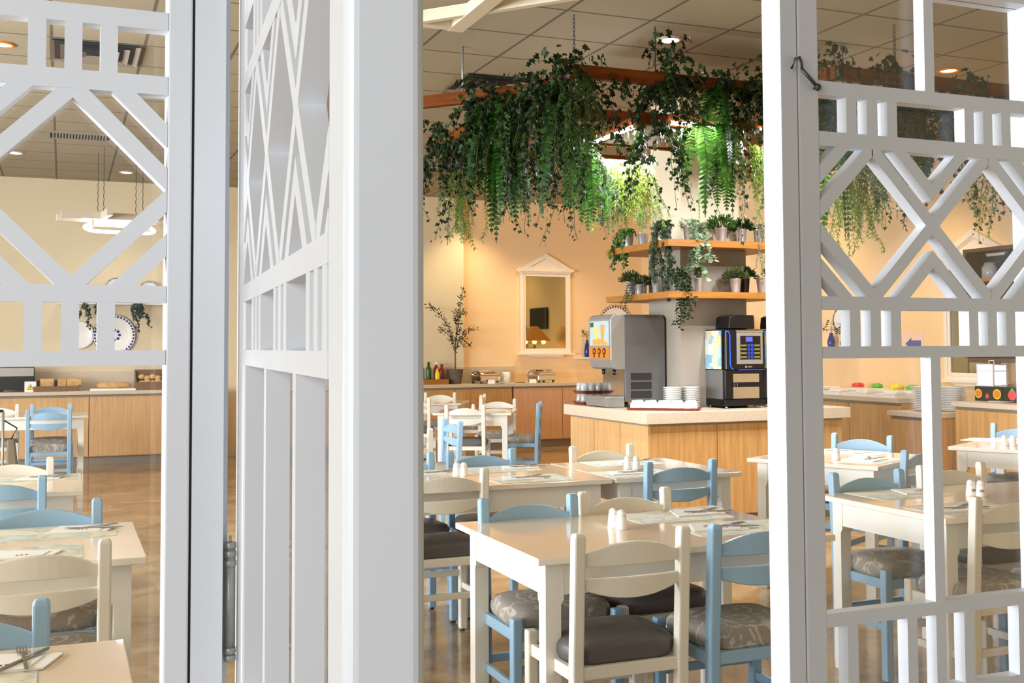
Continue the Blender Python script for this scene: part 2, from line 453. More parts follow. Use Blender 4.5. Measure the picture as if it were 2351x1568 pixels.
tj = MB().box(.194, .243, D, D+TH, 0, 2.26).box(.243, .2545, D+.036, D+TH, 0, 2.26).box(.190, .194, D+.006, D+TH, 0, 2.26, 1)
t1 = struct('trim_1', tj, ['paint', 'ventdark'], label='white door post beside the left lattice screen')
tj = MB().box(1.331, 1.371, D, D+TH, 0, 2.26).box(1.371, 1.3745, D+.006, D+TH, 0, 2.26, 1)
t2 = struct('trim_2', tj, ['paint', 'ventdark'], bevel=.004, label='white door jamb with a small iron hook')
struct('trim_3', MB().box(.194, 1.371, D, D+TH, 2.26, 2.262), 'paint')
# hook and eye on the jamb
h = MB()
a = Vector((1.351, D-.008, 1.985)); b = Vector((1.358, D-.014, 2.006)); c = Vector((1.366, D-.016, 2.008)); d = Vector((1.372, D-.014, 1.998)); e = Vector((1.374, D-.012, 1.985)); g = Vector((1.412, D-.012, 1.952))
h.tube([a, b, c, d, e], .0026, 8); h.tube([e, g], [.0038, .0038], 8); h.ball(g, .0075)
h.tube([g, g+Vector((0, .014, 0))], .003, 8)
h.tube([c, c+Vector((0, .017, 0))], .0025, 8)
tag(obj('cabin_hook', h, 'iron'), 'dark iron cabin hook on the white jamb right of the doorway', 'hook')

# the open leaf, hinged on the post and swung towards the camera
door = bpy.data.objects.new('door_1', None); COL.objects.link(door)
door.location = (.2735, 1.925, 0); door.rotation_euler = (0, 0, math.atan2(-.998, -.0652))
door['kind'] = 'structure'; door['label'] = 'open white lattice door leaf swung towards the camera'
obj('stile', MB().box(.005, .133, 0, TH, .01, 2.24), 'paint', door, bevel=.004)
obj('stile', MB().box(.986, 1.077, 0, TH+.002, .01, 2.24), 'paint', door, bevel=.011, bseg=4)
obj('bottom_rail', MB().box(.133, .986, 0, TH, .01, .22), 'paint', door)
obj('top_rail', MB().box(.133, .986, 0, TH, 2.19, 2.24), 'paint', door)
lattice_panel(door, .133, .986, [.338, .627, .916], [.470, .765], (0,), d=.031)
hb = MB().lathe([(.0085, .93), (.0085, 1.105)], (0, 0, 0), 16)
for z in (.923, .935, 1.075, 1.09, 1.104): hb.lathe([(.0092, z), (.0098, z+.001), (.0098, z+.009), (.0092, z+.010)], (0, 0, 0), 16)
hb.lathe([(.002, 1.11), (.002, 1.125)], (.004, 0, 0), 8)
hg = obj('spring_hinge', hb, 'hinge', door); hg['label'] = 'metal spring hinge barrel'
hg.matrix_parent_inverse = Matrix.Identity(4)
q = Matrix.Rotation(-door.rotation_euler.z, 3, 'Z') @ (Vector((.2570, 1.868, 0))-Vector(door.location)); hg.location = (q.x, q.y, 0)

# ------------------------------------------------------------------ lamps of the room
def area(name, loc, rot, sx, sy, power, col):
    l = bpy.data.lights.new(name, 'AREA'); l.shape = 'RECTANGLE'; l.size = sx; l.size_y = sy; l.energy = power; l.color = col
    o = bpy.data.objects.new(name, l); COL.objects.link(o); o.location = loc; o.rotation_euler = rot; return o
for i, y in enumerate((3.9, 7.1, 10.3)):
    area('window_daylight', (XL-.35, y, 1.75), (0, -pi/2, 0), 2.6, 2.7, WINW*(1, .72, .62)[i], (.86, .93, 1.0))
area('porch_daylight', (-3.0, -1.1, 1.9), (0, -pi/2, R(24)), 2.8, 2.6, PORCHW, (.97, .985, 1.0))
def spot(loc, power, col=(1, .80, .54), size=110, tilt=(0, 0, 0)):
    l = bpy.data.lights.new('spot', 'SPOT'); l.energy = power; l.color = col; l.spot_size = R(size); l.spot_blend = .8; l.shadow_soft_size = .05
    o = bpy.data.objects.new('downlight_beam', l); COL.objects.link(o); o.location = loc; o.rotation_euler = tilt; return o
def downlight(label, x, y, warm=True, r=.085, power=SPOTW, dim=False):
    t = thing('downlight', label, 'ceiling light', (x, y, CZ), 0, 'recessed ceiling downlights')
    obj('trim_ring', MB().lathe([(r*.72, -.001), (r*.8, -.012), (r, -.008), (r*1.05, -.001)], (0, 0, 0), 24, cap=False), 'lampshell' if not dim else 'orange', t)
    obj('bulb', MB().lathe([(1e-4, -.010), (r*.5, -.009), (r*.72, -.003)], (0, 0, 0), 20), 'bulbw' if not warm else 'bulb', t)
    spot((x, y, CZ-.03), power, (1, .78, .50) if warm else (1, .88, .72))
# ------------------------------------------------------------------ chairs and tables
def chair_proto(paint, seat):
    t = thing('dining_chair', 'x', 'chair')
    for s in (-1, 1):
        m = MB()
        x = s*.187; w_ = .0195
        def ring(y, z, k=1.0): return [(x-w_*k, y-w_*k, z), (x+w_*k, y-w_*k, z), (x+w_*k, y+w_*k, z), (x-w_*k, y+w_*k, z)]
        a, b, c, d_ = ring(.024, .008), ring(.022, .43), ring(0, .838), ring(-.001, .85, .78)
        m.add(a+b+c+d_, [(3, 2, 1, 0), (12, 13, 14, 15)]+[(i+4*l, (i+1) % 4+4*l, (i+1) % 4+4*l+4, i+4*l+4) for l in range(3) for i in range(4)])
        pl = obj('back_post', m, paint, t, bevel=.006)
        obj('glide', MB().lathe([(.012, 0), (.012, .012)], (x, .024, 0), 10), 'glide', pl)
        m = MB(); x = s*.198
        m.box(x-.019, x+.019, (.333), .371, .008, .475)
        pl = obj('front_leg', m, paint, t, bevel=.006)
        obj('glide', MB().lathe([(.012, 0), (.012, .012)], (x, .352, 0), 10), 'glide', pl)
        m = MB().box(s*.196-.011, s*.196+.011, .04, .334, .392, .432)
        obj('seat_rail', m, paint, t, bevel=.003)
        m = MB().box(s*.196-.009, s*.196+.009, .04, .334, .215, .245)
        obj('stretcher', m, paint, t, bevel=.003)
    obj('seat_rail', MB().box(-.179, .179, .340, .362, .392, .432), paint, t, bevel=.003)
    obj('seat_rail', MB().box(-.170, .170, .010, .030, .392, .432), paint, t, bevel=.003)
    obj('stretcher', MB().box(-.179, .179, .343, .361, .275, .305), paint, t, bevel=.003)
    obj('stretcher', MB().box(-.170, .170, .013, .031, .235, .265), paint, t, bevel=.003)
    def slat(zlo, zhi):
        m = MB(); n = 12; vs = []
        for i in range(n+1):
            u = -1+2*i/n; x = u*.171; yy = -.020*(1-u*u)
            yb = .010*(1 if True else 0)
            for z in (zlo(u), zhi(u)):
                for y in (yy-.002, yy+.016): vs.append((x, y+.003, z))
        fs = []
        for i in range(n):
            b = 4*i
            for p, q in ((0, 1), (1, 3), (3, 2), (2, 0)): fs.append((b+p, b+q, b+4+q, b+4+p))
        fs.append((0, 2, 3, 1)); b = 4*n; fs.append((b, b+1, b+3, b+2))
        return m.add(vs, [f[::-1] for f in fs])
    obj('top_slat', slat(lambda u: .742, lambda u: .776+.040*(1-u*u)), paint, t, bevel=.004)
    obj('lower_slat', slat(lambda u: .672-.032*(1-u*u), lambda u: .706), paint, t, bevel=.004)
    # plump seat cushion, wider at the front
    m = MB(); n = 40; rings = [(.96, .430), (1.0, .440), (1.03, .458), (1.02, .478), (.96, .494), (.84, .503), (.55, .509), (.2, .511)]
    vs = []
    for k, z in rings:
        for i in range(n):
            a = 2*pi*i/n; ca, sa = cos(a), sin(a)
            ex = abs(ca)**.45*(1 if ca > 0 else -1); ey = abs(sa)**.45*(1 if sa > 0 else -1)
            y = .183+ey*.163*k
            if y < .045 and k > .9: y = max(y, .030)
            half = .185+.022*((y)/.36)
            x = ex*half*k
            if y > .318 and abs(x) > .171: x = .171*(1 if x > 0 else -1)
            if y < .048 and abs(x) > .160: x = .160*(1 if x > 0 else -1)
            vs.append((x, y, z))
    c0 = len(vs); vs.append((0, .188, .512)); vs.append((0, .188, .430))
    fs = []
    for l in range(len(rings)-1):
        for i in range(n): fs.append((l*n+i, l*n+(i+1) % n, (l+1)*n+(i+1) % n, (l+1)*n+i))
    l = len(rings)-1
    for i in range(n): fs.append((l*n+i, l*n+(i+1) % n, c0)); fs.append(((i+1) % n, i, c0+1))
    m.add(vs, fs, 0, True)
    obj('seat', m, seat, t)
    return t
PROTO = {}
def chair(key, label, x, y, deg):
    if key not in PROTO:
        t = chair_proto({'W': 'cream', 'B': 'blue'}[key[0]], {'v': 'vinyl', 'p': 'fabric'}[key[1]]); PROTO[key] = t
        t.location = (x, y, 0); t.rotation_euler = (0, 0, R(deg)); t['label'] = label
    else: t = copy_tree(PROTO[key], label, (x, y, 0), R(deg))
    t['group'] = 'slat back dining chairs'
    return t
def table(label, x0, y0, lx, ly, deg=0):
    """x0,y0: centre"""
    t = thing('dining_table', label, 'table', (x0, y0, 0), R(deg), 'dining tables')
    a, b = lx/2, ly/2
    m = MB().box(-a, a, -b, b, .737, .76)
    for i in range(6): m.m[i] = 1
    m.m[1] = 0
    obj('tabletop', m, ['tabletop', 'edge'], t, bevel=.003)
    for sx in (-1, 1):
        for sy in (-1, 1):
            cx, cy = sx*(a-.076), sy*(b-.076)
            l = MB(); w1, w2 = .032, .027
            ix, iy = -sx*(w1-w2), -sy*(w1-w2)
            l.hexa([(cx+sx*(w1-w2)+p*w2, cy+sy*(w1-w2)+q*w2, .0) for p, q in ((-1, -1), (1, -1), (1, 1), (-1, 1))],
                   [(cx+sx*(w1-w2)+p*w2, cy+sy*(w1-w2)+q*w2, .60) for p, q in ((-1, -1), (1, -1), (1, 1), (-1, 1))])
            l.hexa([(cx+sx*(w1-w2)+p*w2, cy+sy*(w1-w2)+q*w2, .60) for p, q in ((-1, -1), (1, -1), (1, 1), (-1, 1))],
                   [(cx+p*w1, cy+q*w1, .615) for p, q in ((-1, -1), (1, -1), (1, 1), (-1, 1))])
            l.box(cx-w1, cx+w1, cy-w1, cy+w1, .615, .737)
            obj('leg', l, 'tablepaint', t)
    for sy in (-1, 1): obj('apron', MB().box(-a+.108, a-.108, sy*(b-.058)-.011, sy*(b-.058)+.011, .63, .737), 'tablepaint', t)
    for sx in (-1, 1): obj('apron', MB().box(sx*(a-.058)-.011, sx*(a-.058)+.011, -b+.108, b-.108, .63, .737), 'tablepaint', t)
    return t
E1 = Vector((.891, -.454)); E2 = Vector((.454, .891)); U = Vector((.883, .469)); V = Vector((.469, -.883))
table('long white table nearest the doorway, its beige top holding the closest salt shakers', 1.972, 3.655, 1.146, .80)
table('white table in the second row behind the blue chairs, bearing a pair of shakers', 1.985, 5.455, 1.19, .81)
table('square white table in the second row standing before the oak island', 2.975, 5.46, .75, .82)
table('white table corner at the bottom left, behind the left lattice screen', -.46, 2.355, 1.2, .79)
table('white table in the left row, second from the camera, with a blue chair behind', -.34, 4.185, 1.2, .79)
table('white table in the left row, third from the camera', -.5, 6.065, 1.2, .79)
table('white table farthest left, before the bread counter', -.35, 12.33, 1.2, .76)
c4 = Vector((4.195, 10.424))-E1*.40+E2*.40
table('square white table set askew near the pink lit back cabinet', c4.x, c4.y, .8, .8, -27)
c5 = Vector((4.389, 12.51))-E1*.40+E2*.40
table('farthest white table set askew before the back counter, by the olive tree', c5.x, c5.y, .8, .8, -27)
table('white table seen through the right lattice, nearest row', 3.79, 3.77, 1.26, .78)
r2 = Vector((3.79, 5.66))+U*.42+V*.40
table('white table set askew, half hidden by the right jamb', r2.x, r2.y, .8, .84, 28-90)
r3 = Vector((5.41, 5.753))+U*.48+V*.40
table('white table set askew at the far right behind the lattice', r3.x, r3.y, .8, .96, 28-90)

CH = [
 ('Wv', 'white slat-back chair with dark vinyl seat nearest the camera, back turned to us', 1.678, 3.154, 0),
 ('Bp', 'blue slat-back chair with swirl-patterned seat beside the nearest white chair, cut by the jamb', 2.162, 3.14, 0),
 ('Bp', 'blue chair with patterned seat on the far left side of the nearest table', 1.688, 4.02, 180),
 ('Wv', 'white chair with dark seat on the far side of the nearest table', 2.122, 4.045, 180),
 ('Wv', 'white chair beside the open door leaf, at the near side of the second row table', 1.696, 5.026, 0),
 ('Bv', 'blue chair facing us behind the second row table with two white shakers', 2.204, 5.935, 180),
 ('Bv', 'blue chair half hidden by the open door leaf, behind the second row table', 1.705, 5.90, 180),
 ('Wp', 'white chair facing us before the left side of the oak island', 2.945, 5.90, 180),
 ('Bv', 'blue chair with its back to us at the square table before the island', 2.92, 4.95, 0),
 ('Bp', 'blue chair seen side on at the right of the askew table near the back cabinet', 4.653, 10.767, 63),
 ('Wv', 'white chair with its back to us at the askew table near the back cabinet', 3.75, 10.565, -27),
 ('Wp', 'white chair behind the askew table near the back cabinet', 4.52, 11.635, 153),
 ('Bp', 'small blue chair seen edge on left of the askew table', 2.90, 8.463, 90),
 ('Wp', 'white chair facing us behind the farthest table, under the olive tree', 4.49, 13.60, 153),
 ('Wp', 'white chair at the right end of the farthest table', 4.77, 12.78, 63),
 ('Wv', 'white chair turned away from us at the near side of the farthest table', 3.75, 12.36, -27),
 ('Wp', 'white chair mostly hidden behind the open door leaf, only its right post in view', 2.26, 7.64, 0),
 ('Wp', 'white chair with its back to us at the second table of the left row', -.06, 3.64, 0),
 ('Bp', 'blue chair behind the bottom left table, only its right post in view', -.225, 2.83, 180),
 ('Bp', 'blue chair behind the second table of the left row', -.055, 4.635, 180),
 ('Wp', 'white chair behind the third table of the left row', -.24, 6.50, 180),
 ('Bv', 'blue chair with its back to us at the third table of the left row', -.266, 5.573, 0),
 ('Bp', 'blue chair with its back to us before the bread counter', -.115, 11.68, 0),
 ('Bp', 'blue chair facing us behind the table before the bread counter', -.10, 12.80, 180),
 ('Wp', 'white chair facing us at the left edge, before the bread counter', -.62, 12.80, 180),
 ('Bv', 'blue chair behind the askew table right of the jamb', 4.839, 5.903, 118),
 ('Bp', 'blue chair with its back to us at the askew table right of the jamb', 4.48, 5.00, 28),
 ('Bp', 'blue chair with patterned seat facing us behind the nearest table seen through the right lattice', 3.453, 4.185, 180),
 ('Wv', 'white chair with dark seat facing us behind the nearest table seen through the right lattice', 4.03, 4.265, 180),
 ('Wp', 'white chair with patterned seat and its back to us behind the right lattice', 3.425, 3.304, 0),
 ('Bp', 'blue chair at the right edge of the photo, beside the white patterned chair', 3.91, 3.29, 0),
 ('Bv', 'blue chair at the far end of the askew table at the far right', 6.475, 6.16, 118),
]
for c in CH: chair(*c)

# ------------------------------------------------------------------ table settings
TZ = .7601
MAT = {}
def shared(key, build):
    if key not in MAT: MAT[key] = build()
    return MAT[key]
def place(key, build, name, label, cat, group, loc, rz):
    if key not in MAT:
        o = build(); o.name = name; MAT[key] = o; o.location = loc; o.rotation_euler = (0, 0, rz); tag(o, label, cat, group)
    else: o = copy_tree(MAT[key], label, loc, rz, group)
    return o
def b_mat(): return obj('placemat', MB().prism(rrect(-.21, .21, -.145, .145, .03), (0, 0, 0), (1, 0, 0), (0, 1, 0), (0, 0, .0012)), 'map')
def b_nap():
    m = MB().prism([(-.125, -.08), (.09, -.08), (.13, .03), (-.07, .09)], (0, 0, 0), (1, 0, 0), (0, 1, 0), (0, 0, .004))
    m.prism([(-.12, -.078), (.06, -.078), (.09, .01)], (0, 0, .004), (1, 0, 0), (0, 1, 0), (0, 0, .002))
    for k in range(3): m.box(-.012+k*.014, -.004+k*.014, -.045, -.033, .0061, .0066, 1)
    return obj('napkin', m, ['paper', 'maroon'])
def b_fork():
    m = MB()
    m.prism([(-.10, -.004), (.02, -.003), (.03, -.010), (.045, -.011), (.045, .011), (.03, .010), (.02, .003), (-.10, .004)], (0, 0, 0), (1, 0, 0), (0, 1, 0), (0, 0, .002))
    for k in range(4): m.box(.045, .09, -.011+k*.0062, -.0078+k*.0062, .0, .002)
    return obj('fork', m, 'cutlery')
def b_knife():
    return obj('knife', MB().prism([(-.10, -.005), (0, -.005), (.005, -.009), (.09, -.009), (.105, -.002), (.10, .004), (0, .005), (-.10, .005)], (0, 0, 0), (1, 0, 0), (0, 1, 0), (0, 0, .0025)), 'cutlery')
def b_shaker():
    t = bpy.data.objects.new('salt_shaker', None); COL.objects.link(t); t.empty_display_size = .02
    obj('body', MB().lathe([(.0215, 0), (.0225, .004), (.0212, .02), (.0188, .042), (.0178, .052)], (0, 0, 0), 20), 'porcelain', t)
    obj('cap', MB().lathe([(.0178, .052), (.0170, .060), (.0135, .067), (.007, .0705), (.0001, .071)], (0, 0, 0), 20), 'porcelain', t)
    lm = MB()
    for x0_, x1_, za, zb_ in ((-.009, -.009, .02, .032), (-.009, -.0055, .032, .025), (-.0055, -.002, .025, .032), (-.002, -.002, .032, .02), (.002, .002, .02, .032), (.008, .008, .02, .032), (.002, .008, .026, .026)):
        lm.tube([(x0_, -math.sqrt(.0212**2-x0_**2)-.0002+(za-.02)*.1, za), (x1_, -math.sqrt(.0212**2-x1_**2)-.0002+(zb_-.02)*.1, zb_)], .0011, 5)
    obj('printed_monogram', lm, 'maroon', t)
    return t
def setting(where, x, y, deg, parts='mnfk', nd=(0.05, 0.0), cd=0):
    q = Matrix.Rotation(R(deg), 2)
    def P(a, b): v = q @ Vector((a, b)); return (x+v.x, y+v.y)
    if 'm' in parts: place('mat', b_mat, 'placemat', 'pale printed map placemat '+where, 'placemat', 'placemats', (*P(0, 0), TZ), R(deg))
    if 'n' in parts: place('nap', b_nap, 'napkin', 'folded white paper napkin '+where, 'napkin', 'napkins', (*P(*nd), TZ+.0014), R(deg))
    z = TZ+.0082
    if 'f' in parts: place('fork', b_fork, 'fork', 'steel fork '+where, 'fork', 'forks', (*P(nd[0]+.05, nd[1]+.012), z), R(deg+25+cd))
    if 'k' in parts: place('knife', b_knife, 'knife', 'steel knife '+where, 'knife', 'knives', (*P(nd[0]+.045, nd[1]-.02), z), R(deg-12+cd))
def shakers(where, pts, turn=3.0):
    for i, (x, y) in enumerate(pts):
        place('shaker', b_shaker, 'salt_shaker', ('white porcelain shaker ' + ('nearer the camera ' if i == 0 else 'farther from the camera ')*(len(pts) > 1) + where), 'salt shaker', 'salt and pepper shakers', (x, y, TZ), turn+.5*i)
setting('at the far side of the nearest table', 2.24, 3.87, 0, nd=(.12, .02))
setting('at the near right of the nearest table', 2.31, 3.52, -8, nd=(-.07, .02))
shakers('on the nearest table', [(1.906, 3.660), (1.900, 3.712)])
setting('behind the shakers of the second row table', 2.22, 5.70, 0, nd=(.13, .03))
setting('at the near right of the second row table', 2.20, 5.24, 0, nd=(-.03, .02))
setting('beside the door leaf on the second row table', 1.70, 5.66, 0, nd=(.12, .0))
shakers('on the second row table', [(1.938, 5.48), (1.906, 5.50)])
setting('at the far side of the square table before the island', 2.98, 5.72, 0, nd=(.1, .02))
setting('at the near left of the square table before the island', 2.80, 5.22, 0, nd=(-.03, .03))
shakers('on the square table before the island', [(2.865, 5.424), (2.905, 5.40)])
setting('on the bottom left table', -.25, 2.53, 0, nd=(.13, .10), cd=70)
setting('at the far side of the second left table', -.02, 4.40, 0, nd=(.09, .05))
setting('at the near side of the second left table', -.14, 3.99, 0, parts='mn', nd=(.02, -.01))
setting('on the third left table', -.13, 6.30, 0, nd=(.03, 0))
setting('at the far left of the table behind the right lattice', 3.50, 4.02, 0, nd=(.12, .03), parts='mnf')
setting('at the near side of the table behind the right lattice', 3.43, 3.56, 0, nd=(-.06, 0))
shakers('on the table behind the right lattice', [(3.765, 3.81), (3.742, 3.845)], -.55)
setting('at the far side of the askew table right of the jamb', 4.58, 5.70, 118, nd=(0, .02))
setting('at the near side of the askew table right of the jamb', 4.36, 5.27, 28, nd=(0, 0))
shakers('on the askew table right of the jamb', [(4.186, 5.332)])
setting('on the askew table at the far right', 6.05, 5.97, 118, parts='mn', nd=(0, 0))
shakers('on the askew table at the far right', [(5.80, 5.585), (5.764, 5.62)])
setting('at the near right of the askew table near the back cabinet', 4.02, 10.72, -27, nd=(.05, .03), parts='mn')
setting('at the far side of the askew table near the back cabinet', 4.30, 11.10, -27, nd=(.02, .02), parts='nk')
shakers('on the askew table near the back cabinet', [(3.99, 10.98)])
setting('on the farthest table', 4.05, 12.75, -27, nd=(0, .03), parts='nf')
# ------------------------------------------------------------------ drinks island
IX0, IX1, IY0, IY1, IZ = 4.20, 6.15, 7.64, 9.17, .91
tag(obj('worktop', MB().box(IX0, IX1, IY0, IY1, .82, IZ), 'worktop', bevel=.004), 'thick pale stone worktop of the drinks island', 'worktop')
isl = thing('island_base', 'pale oak panelled base of the drinks island around the pillar', 'counter', (0, 0, 0))
obj('plinth', MB().box(IX0+.10, IX1-.10, IY0+.10, IY1-.10, 0, .10), 'kick', isl)
obj('carcass', MB().box(IX0+.07, IX1-.07, IY0+.07, IY1-.07, .10, .82), 'brownp', isl)
for k in range(3):
    L_ = (IY1-IY0-.09)/3; y0 = IY0+.045+k*L_
    obj('side_panel', MB().box(IX0+.045, IX0+.065, y0+.005, y0+L_-.005, .08, .80), 'oaklight', isl)
for k in range(3):
    L_ = (IX1-IX0-.11)/3; x0 = IX0+.055+k*L_
    obj('front_panel', MB().box(x0+.004, x0+L_-.004, IY0+.045, IY0+.065, .08, .80), 'oak', isl)
obj('top_rail', MB().box(IX0+.05, IX1-.05, IY0+.05, IY1-.05, .80, .82), 'kick', isl)

PX0, PX1, PY0, PY1 = 4.862, 5.44, 8.20, 8.71
pm = MB().box(PX0, PX1, PY0, PY1, IZ, CZ)
struct('pillar', pm, 'pillar')
struct('pillar_cladding', MB().box(PX0-.022, PX1+.055, PY0-.018, PY1+.02, IZ, 2.245), 'clad')

def wrap_shelf(label, z, th=.052):
    o = .305; m = MB(); x0, x1, y0, y1 = PX0-o, PX1+o, PY0-.315, PY1+.30
    g = .024
    m.box(x0, x1, y0, PY0-g, z-th, z); m.box(x0, x1, PY1+g, y1, z-th, z)
    m.box(x0, PX0-g, PY0-g, PY1+g, z-th, z); m.box(PX1+g+.04, x1, PY0-g, PY1+g, z-th, z)
    return tag(obj('wall_shelf', m, 'shelfoak'), label, 'shelf', 'honey oak shelves around the pillar')
wrap_shelf('lower honey oak shelf wrapped around the pillar', 1.874)
wrap_shelf('upper honey oak shelf wrapped around the pillar', 2.300, .056)

# juice dispenser, front towards the left, flank towards the camera
X0, X1, Y0, Y1 = 4.30, 4.82, 8.42, 8.85
t = thing('juice_dispenser', 'grey steel juice dispenser with orange button strip on the island', 'juice dispenser', (0, 0, 0))
m = MB().prism(rrect(Y0, Y1, 1.02, 1.70, .06, 5)[0:12]+[(Y0, .955), (Y1, .955)], (X0+.135, 0, 0), (0, 1, 0), (0, 0, 1), (X1-X0-.135, 0, 0))
obj('body', m, 'grey', t, bevel=.004)
prof = [(X0+.135, 1.70), (X0+.04, 1.70), (X0+.012, 1.688), (X0, 1.66), (X0, 1.315), (X0+.025, 1.245), (X0+.05, 1.232), (X0+.135, 1.232)]
obj('head', MB().prism(prof, (0, Y0, 0), (1, 0, 0), (0, 0, 1), (0, Y1-Y0, 0)), 'steel', t, bevel=.006)
obj('picture_panel', MB().box(X0-.004, X0, Y0+.035, Y1-.035, 1.435, 1.645), 'palesky', t)
jm = MB()
for yy, mi, hh in ((Y0+.27, 0, .11), (Y0+.15, 1, .13)):
    jm.prism([(-.026, -.06), (.026, -.06), (.040, hh-.04), (-.040, hh-.04)], (X0-.006, yy, 1.525), (0, 1, 0), (0, 0, 1), (.002, 0, 0), mi)
jm.prism([(-.14, -.02), (.14, -.02), (.14, .02), (.02, .035), (-.14, .0)], (X0-.0062, Y0+.20, 1.462), (0, 1, 0), (0, 0, 1), (.002, 0, 0), 1)
jm.prism([(-.03, -.02), (.03, -.02), (.03, .02), (-.03, .02)], (X0-.006, Y1-.075, 1.615), (0, 1, 0), (0, 0, 1), (.002, 0, 0), 2)
obj('juice_picture', jm, ['drinky', 'drinko', 'greenb'], t)
bp = MB().box(X0-.005, X0, Y0+.03, Y1-.03, 1.325, 1.415)
strip = obj('button_strip', bp, 'orange', t)
for k in range(3):
    y = Y0+.12+k*.095
    b2 = MB().prism(circle(.030, 16), (X0-.008, y, 1.385), (0, 1, 0), (0, 0, 1), (.004, 0, 0))
    b2.prism(circle(.014, 12), (X0-.0095, y, 1.385), (0, 1, 0), (0, 0, 1), (.002, 0, 0), 1)
    obj('button', b2, ['darkbrown', 'orange'], strip)
    obj('indicator', MB().prism(circle(.012, 10), (X0-.008, y, 1.343), (0, 1, 0), (0, 0, 1), (.004, 0, 0)), 'darkbrown', strip)
obj('divider', MB().box(X0-.006, X0, Y0+.02, Y1-.02, 1.415, 1.433), 'steel', t)
for k in range(2):
    obj('nozzle', MB().lathe([(.012, 1.185), (.016, 1.20), (.016, 1.235)], (X0+.075, Y0+.09+k*.2, 0), 12), 'black', t)
obj('back_plate', MB().box(X0+.130, X0+.134, Y0+.02, Y1-.02, 1.0, 1.228), 'chrome', t)
dt = MB().prism([(X0-.06, 1.0), (X0+.13, 1.0), (X0+.13, .915), (X0-.03, .915)], (0, Y0+.01, 0), (1, 0, 0), (0, 0, 1), (0, Y1-Y0-.02, 0))
obj('drip_tray', dt, 'steel', t, bevel=.004)
for k in range(3): obj('vent_grille', MB().box(X0+.185, X0+.385, Y0-.002, Y0+.01, .985+k*.077, .985+k*.077+.062), 'ventdark', t)
for x in (X0+.16, X1-.05):
    for y in (Y0+.04, Y1-.04): obj('foot', MB().lathe([(.018, .91), (.018, .957)], (x, y, 0), 10), 'glide', t)
obj('back_cover', MB().box(X1, X1+.02, Y0+.01, Y1-.03, 1.0, 1.67), 'black', t)

def art_panel(px, y0, y1, z0, z1):
    m, nt, p, N, L = nmat('art_panel_print')
    tc = N.new('ShaderNodeTexCoord'); v = N.new('ShaderNodeTexVoronoi'); v.inputs['Scale'].default_value = 13; v.distance = 'CHEBYCHEV'
    L.new(tc.outputs['Object'], v.inputs['Vector'])
    cr = N.new('ShaderNodeValToRGB'); e = cr.color_ramp.elements
    e[0].position = 0; e[0].color = rgb((92, 150, 184)); e[1].position = 1; e[1].color = rgb((214, 202, 164))
    x = e.new(.35); x.color = rgb((146, 184, 196)); x = e.new(.6); x.color = rgb((204, 204, 194)); x = e.new(.8); x.color = rgb((214, 180, 130))
    sx = N.new('ShaderNodeSeparateXYZ'); L.new(v.outputs['Color'], sx.inputs[0]); L.new(sx.outputs[0], cr.inputs[0])
    L.new(cr.outputs[0], p.inputs['Base Color']); p.inputs['Roughness'].default_value = .4
    return m
MT['art'] = art_panel(0, 0, 0, 0, 0)
